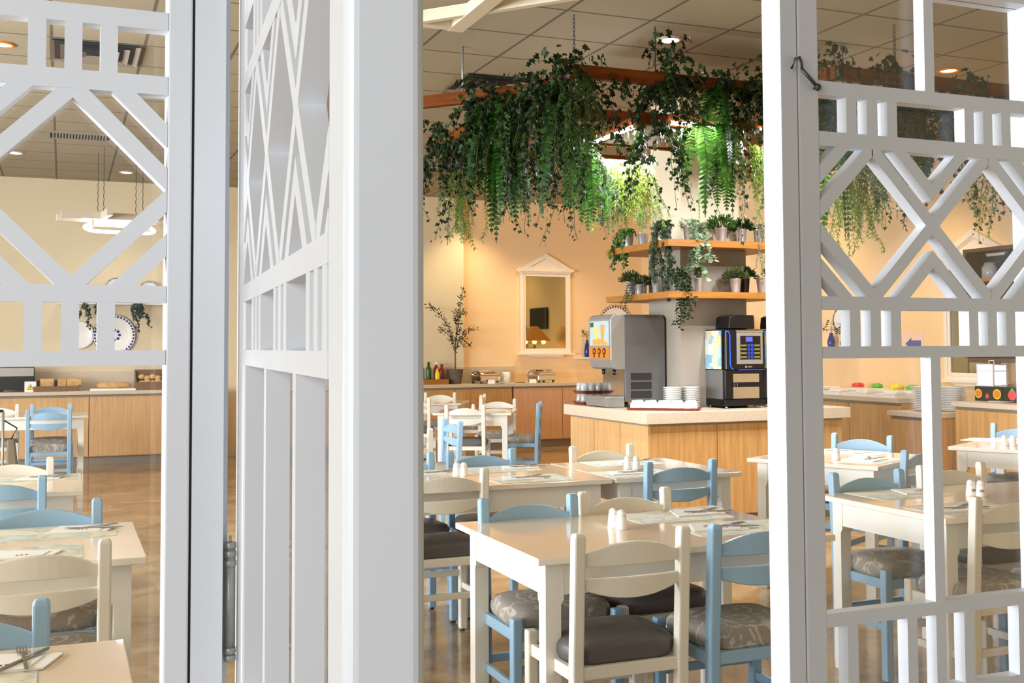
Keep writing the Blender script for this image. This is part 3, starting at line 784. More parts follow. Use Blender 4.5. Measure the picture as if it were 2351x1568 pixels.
def coffee_machine(label, x0, y0, wx=.40, dy=.28):
    t = thing('coffee_machine', label, 'coffee machine', (x0, y0, IZ), 0, 'coffee machines on the island')
    obj('base', MB().box(-.0, wx, -.02, dy, .02, .075), 'black', t, bevel=.006)
    obj('lower_body', MB().box(.002, wx-.002, .03, dy, .075, .318), 'grey', t, bevel=.003)
    obj('upper_body', MB().box(.0, wx, .028, dy, .318, .655), 'black', t, bevel=.004)
    obj('art_panel', MB().box(-.006, .0, .035, dy-.005, .325, .645), 'art', t)
    obj('door', MB().box(.015, wx-.005, -.02, .028, .318, .650), 'black', t, bevel=.010)
    obj('lower_door', MB().box(.012, wx-.02, -.006, .03, .075, .318), 'black', t, bevel=.004)
    obj('keypad_bezel', MB().box(.115, wx-.03, -.026, -.020, .365, .64), 'steel', t, bevel=.004)
    obj('chrome_strip', MB().box(.11, wx-.025, -.03, -.02, .632, .646), 'chrome', t)
    kp = obj('keypad', MB().box(.14, wx-.05, -.029, -.026, .405, .60), 'black', t)
    for x in (.138, wx-.056): obj('keypad_rim', MB().box(x, x+.007, -.031, -.026, .407, .60), 'chrome', kp)
    obj('display', MB().box(.20, .265, -.032, -.029, .552, .592), 'lcd', kp)
    cx = (.14+wx-.05)/2
    for r in range(4):
        z = .425+r*.032
        for c in (-.0165, .0165):
            kb = MB().prism(circle(.0125, 12), (cx+c, -.031, z), (1, 0, 0), (0, 0, 1), (0, .002, 0))
            kb.prism(circle(.0065, 10), (cx+c, -.0325, z), (1, 0, 0), (0, 0, 1), (0, .002, 0), 1)
            obj('key', kb, ['bluekey', 'black'], kp)
        obj('key_label', MB().box(.150, cx-.038, -.031, -.029, z-.007, z+.007), 'keylab', kp)
        obj('key_label', MB().box(cx+.038, wx-.062, -.031, -.029, z-.007, z+.007), 'keylab', kp)
    obj('light_strip', MB().tube([(.012, -.012, .640), (.035, -.026, .636), (.045, -.028, .61), (.047, -.028, .36), (.058, -.028, .332), (.078, -.028, .323)], .0045, 8), 'blueled', t)
    obj('lower_light_strip', MB().tube([(.13, -.024, .318), (wx-.01, -.024, .318)], .003, 8), 'bluekey', t)
    obj('cup_niche', MB().box(.085, wx-.06, -.009, -.004, .08, .285), 'chrome', t)
    obj('spout', MB().box(.10, wx-.065, -.05, -.009, .175, .215), 'black', t, bevel=.006)
    lg = MB()
    lg.prism(circle(.010, 12), (.205, -.0225, .343), (1, 0, 0), (0, 0, 1), (0, .002, 0))
    for k in range(5): lg.box(.222+k*.009, .228+k*.009, -.0225, -.0205, .338, .347+.003*(k % 2))
    obj('maker_mark', lg, 'steel', t)
    hp = [(.09, .66), (wx-.055, .66), (wx-.06, .775), (.14, .775), (.10, .76)]
    obj('bean_hopper', MB().prism(hp, (0, .05, 0), (1, 0, 0), (0, 0, 1), (0, dy-.07, 0)), 'black', t, bevel=.008)
    for x in (.03, wx-.03):
        for y in (.01, dy-.03): obj('foot', MB().lathe([(.013, 0), (.013, .022)], (x, y, 0), 10), 'chrome', t)
    return t
coffee_machine('black coffee machine with blue light strip and lit keypad', 5.075, 7.90)
coffee_machine('second black coffee machine, mostly hidden behind the right jamb', 5.535, 7.92)

# trays, cups, saucers, glasses
def b_cup():
    t = bpy.data.objects.new('coffee_cup', None); COL.objects.link(t); t.empty_display_size = .02
    obj('bowl', MB().lathe([(.040, 0), (.042, .004), (.041, .022), (.035, .050), (.026, .066), (.023, .071), (.022, .067), (.0001, .066)], (0, 0, 0), 20), 'porcelain', t)
    obj('handle', MB().tube([(.038, 0, .018), (.052, 0, .022), (.053, 0, .038), (.035, 0, .046)], .0035, 6), 'porcelain', t)
    return t
P0 = Vector((4.255, 8.05)); TA = math.atan2(-.35, .455); tu = Vector((cos(TA), sin(TA))); tv = Vector((-sin(TA), cos(TA)))
tm = MB().prism(rrect(0, .57, 0, .20, .03), (0, 0, 0), (1, 0, 0), (0, 1, 0), (0, 0, .006))
rim = MB()
for a, b in ((rrect(0, .57, 0, .20, .03), rrect(-.006, .576, -.006, .206, .034)),):
    n = len(a); rim.add([(x, y, .006) for x, y in a]+[(x, y, .020) for x, y in b]+[(x*1.0, y, .020) for x, y in rrect(-.011, .581, -.011, .211, .036)]+[(x, y, .0) for x, y in rrect(-.004, .574, -.004, .204, .032)],
        [(i, (i+1) % n, n+(i+1) % n, n+i) for i in range(n)]+[(n+i, n+(i+1) % n, 2*n+(i+1) % n, 2*n+i) for i in range(n)]+[(2*n+i, 2*n+(i+1) % n, 3*n+(i+1) % n, 3*n+i) for i in range(n)])
tr = thing('serving_tray', 'long red brown tray of upturned white cups on the island', 'tray', (P0.x, P0.y, IZ), TA, 'brown trays')
obj('base', tm, 'traybrown', tr); obj('rim', rim, 'traybrown', tr)
k = 0
for row in range(2):
    for c in range(5):
        q = P0+tu*(.055+c*.108+row*.025)+tv*(.055+row*.088)
        place('cup', b_cup, 'coffee_cup', 'upturned white cup, %s from the left in the %s row of the brown tray' % (('first', 'second', 'third', 'fourth', 'fifth', 'sixth')[c], ('front', 'back')[row]), 'cup', 'white cups on the brown tray', (q.x, q.y, IZ+.0065), random.uniform(0, 6))
def b_saucer(): return obj('saucer', MB().lathe([(.0001, .002), (.045, .002), (.05, 0), (.052, .003), (.078, .0125), (.080, .0145), (.076, .0135), (.05, .006), (.0001, .005)], (0, 0, 0), 28), 'porcelain')
nth = ('lowest', 'second', 'third', 'fourth', 'fifth', 'sixth', 'seventh', 'eighth', 'ninth', 'tenth', 'eleventh', 'twelfth', 'topmost')
for x, y, wh in ((4.700, 8.095, 'left stack beside the juice dispenser'), (4.868, 8.085, 'right stack beside the coffee machine')):
    for k in range(12): place('saucer', b_saucer, 'saucer', 'white saucer, %s in the %s' % (nth[k] if k < 11 else 'topmost', wh), 'saucer', 'stacked white saucers', (x, y, IZ+.0005+k*.0148), 0)
def b_glass(): return obj('glass', MB().lathe([(.032, 0), (.033, .003), (.030, .05), (.027, .085), (.0255, .088), (.0245, .085), (.0275, .05), (.030, .006), (.0001, .088-.004)], (0, 0, 0), 18, cap=False), 'tumbler')
def small_tray(label, x, y, z, a, lx, ly):
    t = thing('serving_tray', label, 'tray', (x, y, z), a, 'brown trays')
    obj('base', MB().prism(rrect(-lx/2, lx/2, -ly/2, ly/2, .03), (0, 0, 0), (1, 0, 0), (0, 1, 0), (0, 0, .007)), 'traybrown', t)
    n = len(rrect(0, 1, 0, 1, .1)); r2_ = MB()
    a1, b1 = rrect(-lx/2, lx/2, -ly/2, ly/2, .03), rrect(-lx/2-.016, lx/2+.016, -ly/2-.016, ly/2+.016, .04)
    r2_.add([(x_, y_, .003) for x_, y_ in a1]+[(x_, y_, .026) for x_, y_ in b1]+[(x_, y_, .007) for x_, y_ in a1], [(i, (i+1) % n, n+(i+1) % n, n+i) for i in range(n)]+[(n+i, n+(i+1) % n, 2*n+(i+1) % n, 2*n+i) for i in range(n)])
    obj('rim', r2_, 'traybrown', t)
    return t
gx, gy = 4.42, 9.03
small_tray('lower brown tray of glasses at the left end of the island', gx, gy, IZ, 0, .28, .20)
small_tray('upper brown tray of glasses stacked on the first row of glasses', gx+.0, gy, IZ+.0975, 0, .28, .20)
for lev, z in ((0, IZ+.0075), (1, IZ+.1050)):
    for i in range(4):
        for j in range(2):
            place('glass', b_glass, 'glass', 'upturned clear glass, %s of four in the %s row of the %s tray' % (('first', 'second', 'third', 'last')[i], ('near', 'far')[j], ('lower', 'upper')[lev]), 'glass', 'upturned glasses on trays', (gx-.105+i*.07, gy-.045+j*.09, z), 0)

# ------------------------------------------------------------------ long buffet along the back wall
BY = 14.6
tag(obj('worktop', MB().box(5.93, 7.45, BY, YB-.001, .865, .91), 'worktop', bevel=.003), 'pale stone worktop of the back buffet under the framed mirror', 'worktop')
tag(obj('worktop', MB().box(2.4, 5.929, BY, YB-.101, .865, .91), 'worktop', bevel=.003), 'pale stone worktop of the back buffet under the olive tree', 'worktop')
tag(obj('worktop', MB().box(-3.4, 1.85, BY, YB-.101, .865, .91), 'worktop', bevel=.003), 'pale stone worktop of the bread buffet at the far left', 'worktop')
def cabinet(label, x0, x1, m, ndoor, yb):
    t = thing('buffet_cabinet', label, 'cabinet', (0, 0, 0), 0, 'buffet cabinets along the back wall')
    obj('carcass', MB().box(x0+.001, x1-.001, BY+.07, yb, .10, .865), m, t)
    obj('plinth', MB().box(x0+.001, x1-.001, BY+.11, yb, 0, .10), 'kick', t)
    wd = (x1-x0)/ndoor
    for k in range(ndoor): obj('door', MB().box(x0+k*wd+.004, x0+(k+1)*wd-.004, BY+.045, BY+.069, .11, .835), m, t)
    obj('shadow_rail', MB().box(x0+.001, x1-.001, BY+.055, BY+.07, .838, .865), 'kick', t)
cabinet('oak buffet cabinet coloured as lit pink, below the framed mirror', 5.93, 7.45, 'oakpinklit', 2, YB-.001)
cabinet('oak buffet cabinet below the potted olive tree', 4.2, 5.91, 'oak', 2, YB-.101)
cabinet('oak buffet cabinet left of the olive tree, glimpsed past the door leaf', 2.4, 4.199, 'oak', 2, YB-.101)
cabinet('oak buffet cabinet below the bread baskets, right of the seam', .31, 1.85, 'oaklight', 1, YB-.101)
cabinet('oak buffet cabinet at the far left below the warning sign', -1.4, .309, 'oaklight', 1, YB-.101)
cabinet('oak buffet cabinet at the far left beyond the frame edge', -3.4, -1.401, 'oaklight', 2, YB-.101)
struct('trim_4', MB().box(2.4, 5.344, YB-.118, YB-.1005, .9105, 1.14).box(-3.4, 1.85, YB-.118, YB-.1005, .9105, 1.14).box(5.346, 6.15, YB-.018, YB-.0005, .9105, 1.14), 'worktop')

def chafing(label, x, y, rz):
    t = thing('chafing_dish', label, 'chafing dish', (x, y, .91), rz, 'steel chafing dishes')
    obj('pan', MB().box(-.165, .165, -.12, .12, .03, .105), 'chrome', t, bevel=.012)
    ld = MB(); n = 8; vs = []; fs = []
    for i in range(n+1):
        for sx in (-.165, -.15, .15, .165):
            a = pi*i/n; vs.append((sx*(1-.06*sin(a)), -.122*cos(a), .107+.085*sin(a)*(.86 if abs(sx) > .16 else 1)))
    for i in range(n):
        for k in range(3): b = i*4+k; fs.append((b, b+4, b+5, b+1))
    fs.append([i*4 for i in range(n+1)]); fs.append([i*4+3 for i in range(n+1)][::-1]); fs.append((0, 1, 2, 3, 4*n+3, 4*n+2, 4*n+1, 4*n))
    ld.add(vs, fs, 0, True)
    obj('lid', ld, 'chrome', t)
    obj('lip', MB().box(-.185, .185, -.135, .135, .100, .107), 'chrome', t)
    hd = MB().tube([(-.05, -.10, .165), (-.05, -.14, .175), (.05, -.14, .175), (.05, -.10, .165)], .006, 6)
    obj('handle', hd, 'chrome', t)
    for sx in (-.14, .14):
        for sy in (-.10, .10): obj('leg', MB().box(sx-.012, sx+.012, sy-.012, sy+.012, 0, .035), 'iron', t)
chafing('steel chafing dish between the olive tree and the white canister', 5.57, 14.82, .25)
chafing('domed steel chafing dish below the framed mirror', 6.45, 14.85, .35)
tag(obj('canister', MB().lathe([(.055, 0), (.06, .004), (.066, .155), (.062, .155), (.056, .01), (.0001, .008)], (5.90, 14.86, .9105), 24), 'porcelain'), 'plain white canister between the two chafing dishes', 'canister')
for x, y, lb in ((5.60, 14.66, 'white label card before the left chafing dish'), (6.24, 14.68, 'white label card before the right chafing dish')):
    tag(obj('label_card', MB().hexa([(x-.05, y-.02, .9105), (x+.05, y-.02, .9105), (x+.05, y+.02, .9105), (x-.05, y+.02, .9105)], [(x-.05, y, .965), (x+.05, y, .965), (x+.05, y+.001, .965), (x-.05, y+.001, .965)]), 'paper'), lb, 'label card', 'label cards on the buffet')
tag(obj('saucer_plate', MB().lathe([(.0001, 0), (.06, 0), (.09, .012), (.09, .014), (.06, .004), (.0001, .004)], (5.72, 14.67, .9105), 24), 'porcelain'), 'small white plate right of the label card on the back buffet', 'plate')
tag(obj('tongs', MB().tube([(5.99, 14.70, .918), (6.07, 14.72, .922), (6.13, 14.70, .916)], .006, 6), 'iron'), 'dark serving tongs beside the white canister', 'tongs')
# condiments in a crate
t = thing('condiment_crate', 'honey oak crate of sauce bottles at the left of the back buffet', 'crate', (4.82, 14.83, .9105))
cm = MB().box(-.22, .16, -.14, .14, 0, .012).box(-.22, .16, -.14, -.128, .012, .07).box(-.22, .16, .128, .14, .012, .07).box(-.22, -.208, -.128, .128, .012, .07).box(.148, .16, -.128, .128, .012, .07)
obj('box', cm, 'shelfoak', t)
def bottle(name, label, x, y, r, h, m, capm, nozzle=False):
    t = thing(name, label, 'bottle', (x, y, .9230), 0, 'sauce bottles in the crate')
    obj('body', MB().lathe([(r*.95, 0), (r, .006), (r, h*.62), (r*.9, h*.70), (r*.45, h*.84), (r*.42, h*.88)], (0, 0, 0), 16), m, t)
    obj('cap', MB().lathe([(r*.5, h*.88), (r*.5, h*.93), (r*.25, h*.95), (r*.12, h)] if nozzle else [(r*.5, h*.88), (r*.5, h)], (0, 0, 0), 14), capm, t)
bottle('mustard_bottle', 'yellow squeeze bottle at the front of the oak crate', 4.83, 14.745, .034, .21, 'yellow', 'yellow', True)
bottle('oil_bottle', 'tall green bottle at the left of the oak crate', 4.72, 14.80, .038, .30, 'greenb', 'greenb')
bottle('oil_bottle', 'second tall green bottle, left and behind in the oak crate', 4.64, 14.87, .038, .30, 'greenb', 'greenb')
bottle('sauce_bottle', 'brown red sauce bottle behind the yellow one in the oak crate', 4.85, 14.86, .040, .29, 'redsauce', 'paper')
bottle('sauce_bottle', 'brown red sauce bottle at the right of the oak crate', 4.935, 14.87, .040, .27, 'redsauce', 'redsauce')

# framed mirrors with a pediment
def ped_mirror(label, loc, rz):
    """local: x along the wall, z up, wall at y=0, front at negative y"""
    t = thing('framed_mirror', label, 'mirror', loc, rz, 'mirrors with a pediment')
    obj('mirror_glass', MB().box(-.325, .325, -.020, -.008, 1.40, 2.47), 'mirror', t)
    f = MB()
    for a, b, d in ((.325, .36, -.035), (.36, .40, -.045)):
        f.box(-b, -a, d, -.002, 1.40-(a-.325)-(b-a), 2.47+(b-a)+(a-.325)); f.box(a, b, d, -.002, 1.40-(a-.325)-(b-a), 2.47+(b-a)+(a-.325))
        f.box(-a, a, d, -.002, 2.47+(a-.325), 2.47+(b-.325)); f.box(-a, a, d, -.002, 1.40-(b-.325), 1.40-(a-.325))
    obj('frame', f, 'mframe', t, bevel=.004)
    obj('cornice', MB().box(-.45, .45, -.075, -.002, 2.545, 2.585).box(-.42, .42, -.06, -.002, 2.525, 2.545), 'mframe', t)
    tri = [(-.42, 2.585), (.42, 2.585), (0, 2.815)]; tin = [(-.26, 2.61), (.26, 2.61), (0, 2.745)]
    p = MB().prism(tri, (0, -.028, 0), (1, 0, 0), (0, 0, 1), (0, .026, 0))
    n = 3; vs = [(x, -.052, z) for x, z in tri]+[(x, -.052, z) for x, z in tin]+[(x, -.028, z) for x, z in tri]+[(x, -.028, z) for x, z in tin]
    fs = []
    for i in range(3):
        j = (i+1) % 3
        fs += [(i, j, 3+j, 3+i), (i, 6+i, 6+j, j), (3+i, 3+j, 9+j, 9+i)]
    p.add(vs, fs); obj('pediment', p, 'mframe', t)
    sl = MB().box(-.45, .45, -.09, -.002, 1.305, 1.33)
    sl.prism([(-.24, 1.27), (.24, 1.27), (.29, 1.305), (-.29, 1.305)], (0, -.06, 0), (1, 0, 0), (0, 0, 1), (0, .058, 0))
    obj('ledge', sl, 'mframe', t)
    return t
ped_mirror('tall mirror in a pinkish white pediment frame on the peach back wall', (6.668, YB, 0), 0)
ped_mirror('pediment framed mirror on the right wall behind the dark hutch', (XR, 8.40, -.25), -pi/2)

def deco_plate(label, loc, rz, r, tilt=0, rimcol='cobalt', border=True):
    """stands or hangs facing local -y"""
    t = thing('painted_plate', label, 'plate', loc, rz, 'painted wall plates')
    n = 36; prof = [(1e-4, -.012), (r*.62, -.012), (r*.68, -.016), (r*.97, -.030), (r, -.028), (r, -.022), (r*.68, -.006), (1e-4, -.002)]
    vs = []; fs = []
    for q, (rr, y) in enumerate(prof):
        for k in range(n): a = 2*pi*k/n; vs.append((rr*cos(a), y, rr*sin(a)))
    for q in range(len(prof)-1):
        for k in range(n): fs.append((q*n+k, q*n+(k+1) % n, (q+1)*n+(k+1) % n, (q+1)*n+k))
    obj('dish', MB().add(vs, fs, 0, True), 'porcelain', t)
    if not border: return t
    b = MB()
    for k in range(n):
        a = 2*pi*k/n; b.prism(circle(r*.055, 6), (r*.90*cos(a), -.0315, r*.90*sin(a)), (1, 0, 0), (0, 0, 1), (0, .004, 0))
    b.tube([(r*.99*cos(2*pi*k/36), -.029, r*.99*sin(2*pi*k/36)) for k in range(37)], r*.014, 5)
    obj("painted_border", b, rimcol, t)
    b = MB()
    for k in range(8):
        a = 2*pi*k/8; b.prism(circle(r*.07, 8), (r*.24*cos(a), -.0155, r*.24*sin(a)), (1, 0, 0), (0, 0, 1), (0, .003, 0))
    obj("painted_flower", b, rimcol, t)
    return t
deco_plate('painted plate on the back wall, above the juice dispenser', (7.83, YB-.001, 1.77), 0, .29, rimcol='brownp')
YL = YB-.10
deco_plate('large blue rimmed plate on the cream wall behind the bread baskets', (.61, YL-.001, 1.60), 0, .26)
deco_plate('plain pale plate on the cream wall, left of the blue rimmed one', (.20, YL-.001, 1.60), 0, .17, border=False)
tag(obj('wall_shelf', MB().box(-.05, 1.6, YL-.20, YL-.001, 1.985, 2.035), 'paint'), 'white wall shelf with trailing ivy above the bread buffet', 'shelf')
deco_plate('dark rimmed plate standing on the white wall shelf, left', (.63, YL-.03, 2.19), 0, .15, rimcol='iron')
deco_plate('dark rimmed plate standing on the white wall shelf, right', (1.02, YL-.03, 2.17), 0, .13, rimcol='iron')

# bread buffet
def basket(label, x, y, w_, d_, h_, tall=False):
    t = thing('bread_basket', label, 'basket', (x, y, .9105), 0, 'wicker bread baskets')
    m = MB(); a, b = w_/2, d_/2
    m.box(-a, a, -b, b, 0, .012); m.box(-a, a, -b, -b+.012, .012, h_*.5); m.box(-a, a, b-.012, b, .012, h_*1.25 if tall else h_)
    for s in (-1, 1):
        xx = s*(a-.006)
        m.prism([(-b+.012, .012), (b-.012, .012), (b-.012, h_*1.2 if tall else h_), (-b+.012, h_*.5)], (xx-.006, 0, 0), (0, 1, 0), (0, 0, 1), (.012, 0, 0))
    obj('wicker', m, 'wicker', t)
    return t
basket('wicker basket of sliced loaves right of the warning sign', -.06, 14.76, .52, .26, .13)
for k, (x, sx) in enumerate(((-.17, .16), (.0, .10), (.14, .17))):
    m = MB().prism([(-.055, 0), (.055, 0), (.06, .07), (.04, .10), (-.04, .10), (-.06, .07)], (x-sx/2, 14.74, .965), (0, 1, 0), (0, 0, 1), (sx, 0, 0))
    tag(obj('bread_loaf', m, 'bread', bevel=.01), ('bread loaf at the %s of the sliced bread basket' % ('left', 'middle', 'right')[k]), 'bread', 'loaves in the basket')
basket('tall wicker basket of rolls at the right of the bread buffet', 1.06, 14.78, .42, .26, .20, True)
for k in range(9):
    x, y, z = .93+(k % 5)*.065, 14.72+(k // 5)*.08, .995+(k // 5)*.06+(k % 2)*.015
    tag(obj('bread_roll', MB().ball((0, 0, 0), .046, .75, 12), 'bread', loc=(x, y, z)), 'small golden bread roll, %s from the left in the %s row of the tall basket' % (('first', 'second', 'third', 'fourth', 'fifth')[k % 5], ('front', 'back')[k // 5]), 'bread roll', 'rolls in the tall basket')
tag(obj('cutting_board', MB().prism(rrect(-.27, .27, -.11, .11, .02), (.59, 14.74, .9105), (1, 0, 0), (0, 1, 0), (0, 0, .022)), 'paper'), 'white board with a long loaf between the two baskets', 'board')
lf = MB(); lf.tube([(.40, 14.74, .972), (.44, 14.74, .972), (.6, 14.73, .974), (.74, 14.74, .972), (.80, 14.74, .966)], [.012, .036, .040, .036, .012], 10)
tag(obj('bread_loaf', lf, 'bread'), 'long pale loaf lying on the white board', 'bread')
t = thing('toaster', 'black and steel toaster machine at the left edge of the bread buffet', 'toaster', (-.50, 14.80, .9105))
obj('body', MB().box(-.22, .19, -.13, .13, .02, .30), 'black', t, bevel=.01); obj('steel_band', MB().box(-.21, .18, -.135, -.13, .19, .29), 'steel', t)
obj('foot', MB().box(-.2, -.16, -.1, .1, 0, .02), 'glide', t); obj('foot', MB().box(.13, .17, -.1, .1, 0, .02), 'glide', t)
t = thing('warning_sign', 'small white sign with a yellow warning triangle before the toaster', 'sign', (-.355, 14.64, .9105))
obj('card', MB().box(-.065, .065, 0, .004, 0, .125), 'paper', t)
g = MB().prism([(-.036, .03), (.036, .03), (0, .092)], (0, -.001, 0), (1, 0, 0), (0, 0, 1), (0, .001, 0))
g.box(-.003, .003, -.0018, -.001, .048, .072, 1); g.box(-.003, .003, -.0018, -.001, .038, .043, 1)
for a, b in (((-.036, .03), (.036, .03)), ((.036, .03), (0, .092)), ((0, .092), (-.036, .03))):
    g.tube([(a[0], -.0015, a[1]), (b[0], -.0015, b[1])], .0022, 5, 1)
obj('triangle', g, ['lidyellow', 'black'], t)

# ------------------------------------------------------------------ buffet along the right wall
tag(obj('worktop', MB().box(7.50, XR-.001, 8.62, 13.2, .865, .91), 'worktop', bevel=.003), 'pale worktop of the right wall buffet under the food trays', 'worktop')
def ycab(label, x0, y0, y1, top, n):
    t = thing('buffet_cabinet', label, 'cabinet', (0, 0, 0), 0, 'buffet cabinets along the right wall')
    obj('carcass', MB().box(x0+.06, XR-.001, y0+.001, y1-.001, .09, top), 'oak', t)
    obj('plinth', MB().box(x0+.10, XR-.001, y0+.001, y1-.001, 0, .09), 'kick', t)
    wd = (y1-y0)/n
    for k in range(n): obj('door', MB().box(x0+.037, x0+.059, y0+k*wd+.004, y0+(k+1)*wd-.004, .10, top-.03), 'oak', t)
    obj('shadow_rail', MB().box(x0+.047, x0+.06, y0+.001, y1-.001, top-.028, top), 'kick', t)
ycab('oak buffet cabinet under the food trays by the right wall', 7.50, 8.63, 13.2, .865, 6)
tag(obj('worktop', MB().box(7.36, XR-.001, 8.02, 8.615, .755, .80), 'worktop', bevel=.003), 'low worktop holding the stacked plates', 'worktop')
ycab('low oak cabinet under the stacked plates', 7.36, 8.03, 8.61, .755, 1)
tag(obj('worktop', MB().box(7.57, XR-.001, 5.4, 8.0, .865, .91), 'worktop', bevel=.003), 'pale worktop under the black fruit crates', 'worktop')
ycab('oak cabinet under the black fruit crates', 7.57, 5.41, 7.99, .865, 3)
def b_plate(): return obj('dinner_plate', MB().lathe([(.0001, .003), (.075, .003), (.08, 0), (.085, .003), (.125, .016), (.128, .019), (.122, .018), (.085, .008), (.0001, .007)], (0, 0, 0), 28), 'porcelain')
for x, y, wh in ((7.60, 8.36, 'left stack on the low cabinet'), (7.78, 8.20, 'right stack on the low cabinet')):
    for k in range(14): place('plate', b_plate, 'dinner_plate', 'white dinner plate, %s in the %s' % (nth[k] if k < 12 else ('next to topmost', 'topmost')[k-12], wh), 'plate', 'stacked dinner plates', (x, y, .8005+k*.0165), 0)
for k in range(4):
    y = 8.72+k*.42
    t = thing('food_tray', 'white food tray on the right buffet, %s from its near end' % ('first', 'second', 'third', 'fourth')[k], 'tray', (7.78, y+.19, .9105), 0, 'white food trays')
    m = MB().prism(rrect(-.25, .25, -.195, .195, .03), (0, 0, 0), (1, 0, 0), (0, 1, 0), (0, 0, .03))
    obj('base', m, 'porcelain', t)
    m = MB()
    for a, b in ((-.14, -.08), (-.02, .06), (.1, -.06)):
        m.prism(rrect(a-.07, a+.07, b-.09, b+.09, .03), (0, 0, .03), (1, 0, 0), (0, 1, 0), (0, 0, .03+.01*(k % 2)))
    obj('dishes', m, 'porcelain', t, bevel=.01)
for px, m, lb, sc in ((1970, 'red', 'red', 1.0), (2014, 'green', 'green', .9), (2058, 'lidyellow', 'yellow', 1.25), (2095, 'green', 'second green', 1.0)):
    p = at(px, 880, X=7.86)
    t = thing('preserve_jar', lb+' lidded preserve bowl standing behind the white food trays', 'jar', (8.10, p.y*8.10/7.86, .9105), 0, 'coloured bowls on the right buffet')
    obj('bowl', MB().lathe([(.03, 0), (.05, .02), (.06*sc, .06), (.055*sc, .06), (.0001, .03)], (0, 0, 0), 18), 'porcelain', t)
    n = 14; vs = []; hp = []
    mm = MB().lathe([(.062*sc, .062), (.068*sc, .075), (.058*sc, .098), (.03, .108), (.0001, .11)], (0, 0, 0), 18)
    obj('fruit_heap', mm, m, t)
# black fruit crates
def crate(label, y0, y1, prints):
    t = thing('fruit_crate', label, 'crate', (0, 0, 0), 0, 'black fruit crates')
    obj('carton', MB().box(7.86, 8.12, y0, y1, .9105, 1.045), 'black', t)
    pr = MB()
    for (py, pz, r, mi) in prints:
        pr.prism(circle(r, 18), (7.857, py, pz), (0, 1, 0), (0, 0, 1), (.002, 0, 0), mi)
        if mi == 0:
            pr.prism(circle(r*.82, 18), (7.8555, py, pz), (0, 1, 0), (0, 0, 1), (.002, 0, 0), 2)
        if mi == 1: pr.prism([(-r*.5, r*.8), (r*.5, r*.8), (0, r*1.5)], (7.8565, py, pz), (0, 1, 0), (0, 0, 1), (.002, 0, 0), 3)
    obj('fruit_print', pr, ['lidyellow', 'strawb', 'orange', 'green'], t)
crate('black fruit crate printed with orange halves and a cherry', 7.68, 8.0, [(7.955, .978, .042, 0), (7.735, .978, .046, 0), (7.85, .955, .02, 1)])
crate('black fruit crate printed with a strawberry at the right edge', 7.24, 7.665, [(7.56, .975, .046, 1)])
t = thing('reflection', 'bright white box standing in for a window reflection above the black fruit crate', 'reflection', (7.97, 7.90, 1.0455), 0)  # made-up glowing box in place of a window reflected in the pane
obj('glowing_panel', MB().box(-.07, .07, -.085, .085, .015, .19), 'reflection', t)
for sx in (-.077, .077):
    for sy in (-.092, .092): obj('post', MB().box(sx-.008, sx+.008, sy-.008, sy+.008, 0, .205), 'paint', t)
for z in (0, .135, .195): obj('band', MB().box(-.083, .083, -.098, .098, z, z+.010), 'paint', t)
obj('ring', MB().tube([(0, -.03, .205), (0, -.03, .235), (0, .03, .235), (0, .03, .205)], .006, 6), 'paint', t)
tag(obj('plate', MB().lathe([(.0001, 0), (.08, 0), (.11, .01), (.11, .013), (.0001, .004)], (7.79, 7.62, .9105), 24), 'porcelain'), 'white plate on the worktop before the black fruit crate', 'plate')
# right wall pieces
t = thing('round_mirror', 'small round mirror with a dark rim above the blue vase', 'mirror', (XR, 10.44, 1.72), -pi/2)
rm = MB(); rm.prism(circle(.13, 28), (0, -.012, 0), (1, 0, 0), (0, 0, 1), (0, .010, 0)); obj('glass', rm, 'porcelain', t)
rr = MB().tube([(.135*cos(2*pi*k/28), -.010, .135*sin(2*pi*k/28)) for k in range(29)], .010, 6); obj('rim', rr, 'bark', t)
tag(obj('wall_shelf', MB().box(XR-.16, XR-.001, 10.2, 10.9, 1.385, 1.41), 'paint'), 'small white wall shelf under the blue vase', 'shelf')
tag(obj('wall_shelf', MB().box(7.14, 7.60, YB-.14, YB-.001, 1.24, 1.265), 'paint'), 'small white wall shelf beside the framed mirror, behind the juice dispenser', 'shelf')
def vase(label, x, y, z, h=.19):
    t = thing('vase', label, 'vase', (x, y, z), 0, 'cobalt vases')
    obj('body', MB().lathe([(.035, 0), (.045, .02), (.048, h*.35), (.03, h*.75), (.018, h*.9), (.022, h), (.016, h)], (0, 0, 0), 18), 'cobalt', t)
    m = MB(); rnd = random.Random(int(x*100))
    for k in range(26):
        a = rnd.uniform(0, 2*pi); e = rnd.uniform(.02, .08); b = Vector((cos(a)*e, sin(a)*e, h+.02+rnd.uniform(0, .12)))
        leaf_quad(m, b, Vector((cos(a), sin(a), rnd.uniform(-.3, .8))), .05, .022, rnd)
    m.tube([(0, 0, h*.9), (0, 0, h+.08)], .004, 5)
    obj('sprig', m, 'ivy', t)
t = thing('arrow_sign', 'pinkish paper sign with a blue arrow pointing left on the right wall', 'sign', (XR-.0005, 9.40, 1.44), -pi/2)
obj('arrow', MB().prism([(0, 0), (.09, .065), (.09, .035), (.23, .035), (.23, -.035), (.09, -.035), (.09, -.065)], (0.0, -.004, 0), (1, 0, 0), (0, 0, 1), (0, .002, 0)), 'signblue', t)
obj('paper', MB().box(-.06, .27, -.002, 0, -.10, .13), 'pinkpaper', t)
t = thing('hutch', 'dark wooden hutch with oak shelves on the right wall', 'hutch', (0, 0, 0))
obj('back', MB().box(8.25, XR-.001, 6.6, 8.20, 1.30, 2.30), 'dark', t)
